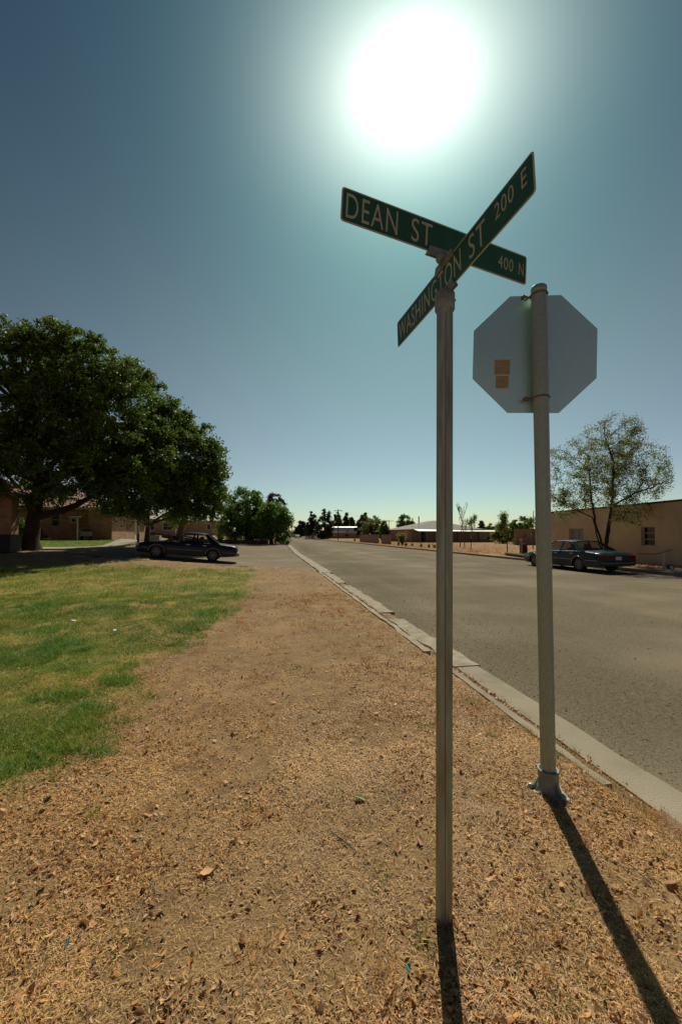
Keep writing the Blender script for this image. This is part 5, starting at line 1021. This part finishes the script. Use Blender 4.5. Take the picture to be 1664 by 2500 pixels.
# dry yellow tufts standing on the verge near the kerb
P_ = []
nt_ = 5200; tu, tv, _ = zone(nt_, .7, 11, r, 250, 1700); k = (tu < 2.12) & (green(tu, tv) < .3) & ((fbm(tu, tv, 1.4)*.6+fbm(tu, tv, 4.2)*.4+.10*np.clip(tu, 0, 2)/2) > .53); tu, tv = tu[k], tv[k]
for a, b in zip(tu, tv):
    n = int(r.integers(14, 42)); s_ = r.uniform(.012, .035)*(1+b*.08); u = a+r.normal(0, s_, n); v = b+r.normal(0, s_, n); t = r.uniform(.55, 1.3, n); P_.append(blades(u, np.maximum(v, .1), zsurf(u, v), r.uniform(.02, .055, n)*(1+b*.05), r.uniform(.0010, .0020, n)*(1+b*.14), r.uniform(.2, 1.25, n), r, None, '', np.stack([t, t*.84, t*.62], 1), .5))
for a, b in zip(r.normal(2.19, .06, 420), r.uniform(.6, 3.1, 420)):
    n = int(r.integers(12, 30)); s_ = .03; u = a+r.normal(0, s_, n); v = b+r.normal(0, s_, n); t = r.uniform(.55, 1.3, n); gz = r.random() < .3; P_.append(blades(u, v, hz(u, v)-.05+.03*(u < 2.16), r.uniform(.04, .085, n), r.uniform(.0012, .0024, n), r.uniform(.1, 1.1, n), r, None, '', np.stack([t*(.45 if gz else 1), t*(.75 if gz else .86), t*(.4 if gz else .65)], 1), .5))
stuff('dry_tufts', P_, m_straw, 'small standing tufts of dry yellow grass')
# gravel on the road edge
n = 30000; v = .6+np.minimum(r.gamma(2.2, 3.2, n), 22); u = 2.72+np.minimum(r.exponential(1.7, n), r.uniform(0, 9, n)); k = u < 9; u, v = u[k], v[k]; n = len(u); s_ = .0028*r.lognormal(0, .5, n)*(1+v*.07)
ico = np.array([(0, 0, 1), (1, 0, .1), (.2, .95, 0), (-.85, .5, .1), (-.7, -.7, 0), (.4, -.9, .05)]); V = (ico[None]*s_[:, None, None]*r.uniform(.6, 1.3, (n, 6, 3))); V += np.stack([u, v, road_z(u, v)+.001], 1)[:, None]; i = np.arange(n)*6
Q = np.concatenate([np.stack([i, i+a, i+b], 1) for a, b in ((1, 2), (2, 3), (3, 4), (4, 5), (5, 1))]); t = r.uniform(.45, 1.5, n)
o = fast('gravel', V.reshape(-1, 3), Q, mat('gravel_stone', (.19, .16, .11), .9, attr='tone'), tone=np.concatenate([t]*5)); tag(o, 'loose gravel and grit along the road edge', kind='stuff')
# dry grass of the far verge and yard
P_ = []
n = 60000; v = r.uniform(14, 100, n)**1.0; u = 17.2+r.uniform(0, 1, n)*r.uniform(2, 24, n); k = (~((u > 20.9) & (v < 31))) & (u > RR+.2) & ((v > 31) | (u > 18.7)) & ((v < vy-3.5) | (u < ux)); u, v = u[k], v[k]; n = len(u); t = r.uniform(.6, 1.3, n)*(.7+.6*fbm(u, v, .5)); P_.append(blades(u, v, hz(u, v), r.uniform(.05, .16, n), r.uniform(.012, .03, n), r.uniform(.2, 1.2, n), r, None, '', np.stack([t*1.05, t*.85, t*.7], 1), .4))
n = 9000; v = r.uniform(50.6, 140, n); u = 2.3-r.uniform(0, 3, n)**1.3*2; k = u < 2.2; u, v = u[k], v[k]; n = len(u); t = r.uniform(.5, 1.1, n); P_.append(blades(u, v, hz(u, v), r.uniform(.05, .2, n), r.uniform(.012, .03, n), r.uniform(.2, 1.2, n), r, None, '', np.stack([t, t, t*.8], 1), .4))
stuff('yard_grass', P_, m_straw, 'orange dry grass of the yard across the street')
# bright lawn of the brick house
n = 60000; v = r.uniform(27.9, 37, n); u = r.uniform(-33, -9.5, n); k = ((v > 28.0+.02*(u+10)) & (u < -10.9-(v-31)*.15) & ((v < hy) | (u > hx))); u, v = u[k], v[k]; n = len(u); t = r.uniform(.7, 1.4, n)
stuff('lawn_grass', [blades(u, v, hz(u, v), r.uniform(.03, .07, n), r.uniform(.012, .022, n), r.uniform(.1, 1., n), r, None, '', np.stack([t*1.5, t*1.25, t], 1), .4)], m_grass, 'bright mown lawn in front of the brick house')
# litter
def shard(name, label, px, py, L, w, col, rz, mt=None, grp=None):
    q = gnd(px, py); z = float(patch_z(np.array(q[0]), np.array(q[1]))); mb = MB(); mb.add([(-w, -L*.5, .004), (w*.8, -L*.45, .0), (w, L*.2, .012), (.2*w, L*.5, .006), (-w*.9, L*.3, .01)], [(0, 1, 2, 3, 4)]); mb.add([(-w, -L*.5, .001), (w*.8, -L*.45, -.003), (w, L*.2, .009), (.2*w, L*.5, .003), (-w*.9, L*.3, .007)], [(4, 3, 2, 1, 0)])
    o = mb.build(name, mt or mat(name+'_plastic', col, .5)); o.location = (q[0], q[1], z+.014); o.rotation_euler = (.15, .1, rz); return tag(o, label, 'litter', grp)
bl = mat('blue_plastic', (.03, .16, .30), .4)
shard('plastic_shard', 'largest long blue plastic shard on the straw', 166, 2311, .040, .004, 0, .1, bl, 'blue plastic shards'); shard('plastic_shard', 'small blue shard just right of the long one', 190, 2300, .010, .004, 0, .9, bl, 'blue plastic shards')
shard('plastic_shard', 'small blue shard below the long one', 161, 2364, .010, .004, 0, .3, bl, 'blue plastic shards'); shard('plastic_shard', 'blue fragment lowest and rightmost of the blue ones', 225, 2368, .009, .004, 0, .5, bl, 'blue plastic shards'); shard('plastic_shard', 'blue sliver above and left of the long shard', 70, 2227, .014, .003, 0, 1.4, bl, 'blue plastic shards')
shard('plastic_scrap', 'teal green plastic scrap left of the post shadow', 996, 2378, .020, .008, (.05, .30, .25), .4); shard('paper_scrap', 'white scrap lying on the left lawn', 180, 1518, .09, .05, (.6, .62, .55), 1.2); shard('paper_scrap', 'small white scrap on the lawn right of the larger one', 281, 1541, .05, .03, (.7, .68, .6), .2)
shard('green_leaf', 'single pale green leaf lying on dry grass', 878, 1960, .06, .017, (.22, .27, .10), 1.2); shard('pink_leaf', 'pinkish dead leaf standing left of the street sign post', 1024, 2068, .055, .014, (.42, .20, .13), .2)
mb = MB(); q0 = gnd(802, 2030); q1 = gnd(838, 2062); q2 = gnd(870, 2085); mb.tube([q0+ZZ*.012, q1+ZZ*.02, q2+ZZ*.012], [.003, .0035, .002], 6); tag(mb.build('twig', m_wood), 'thin dark twig in the dry grass left of the street sign post', 'twig')
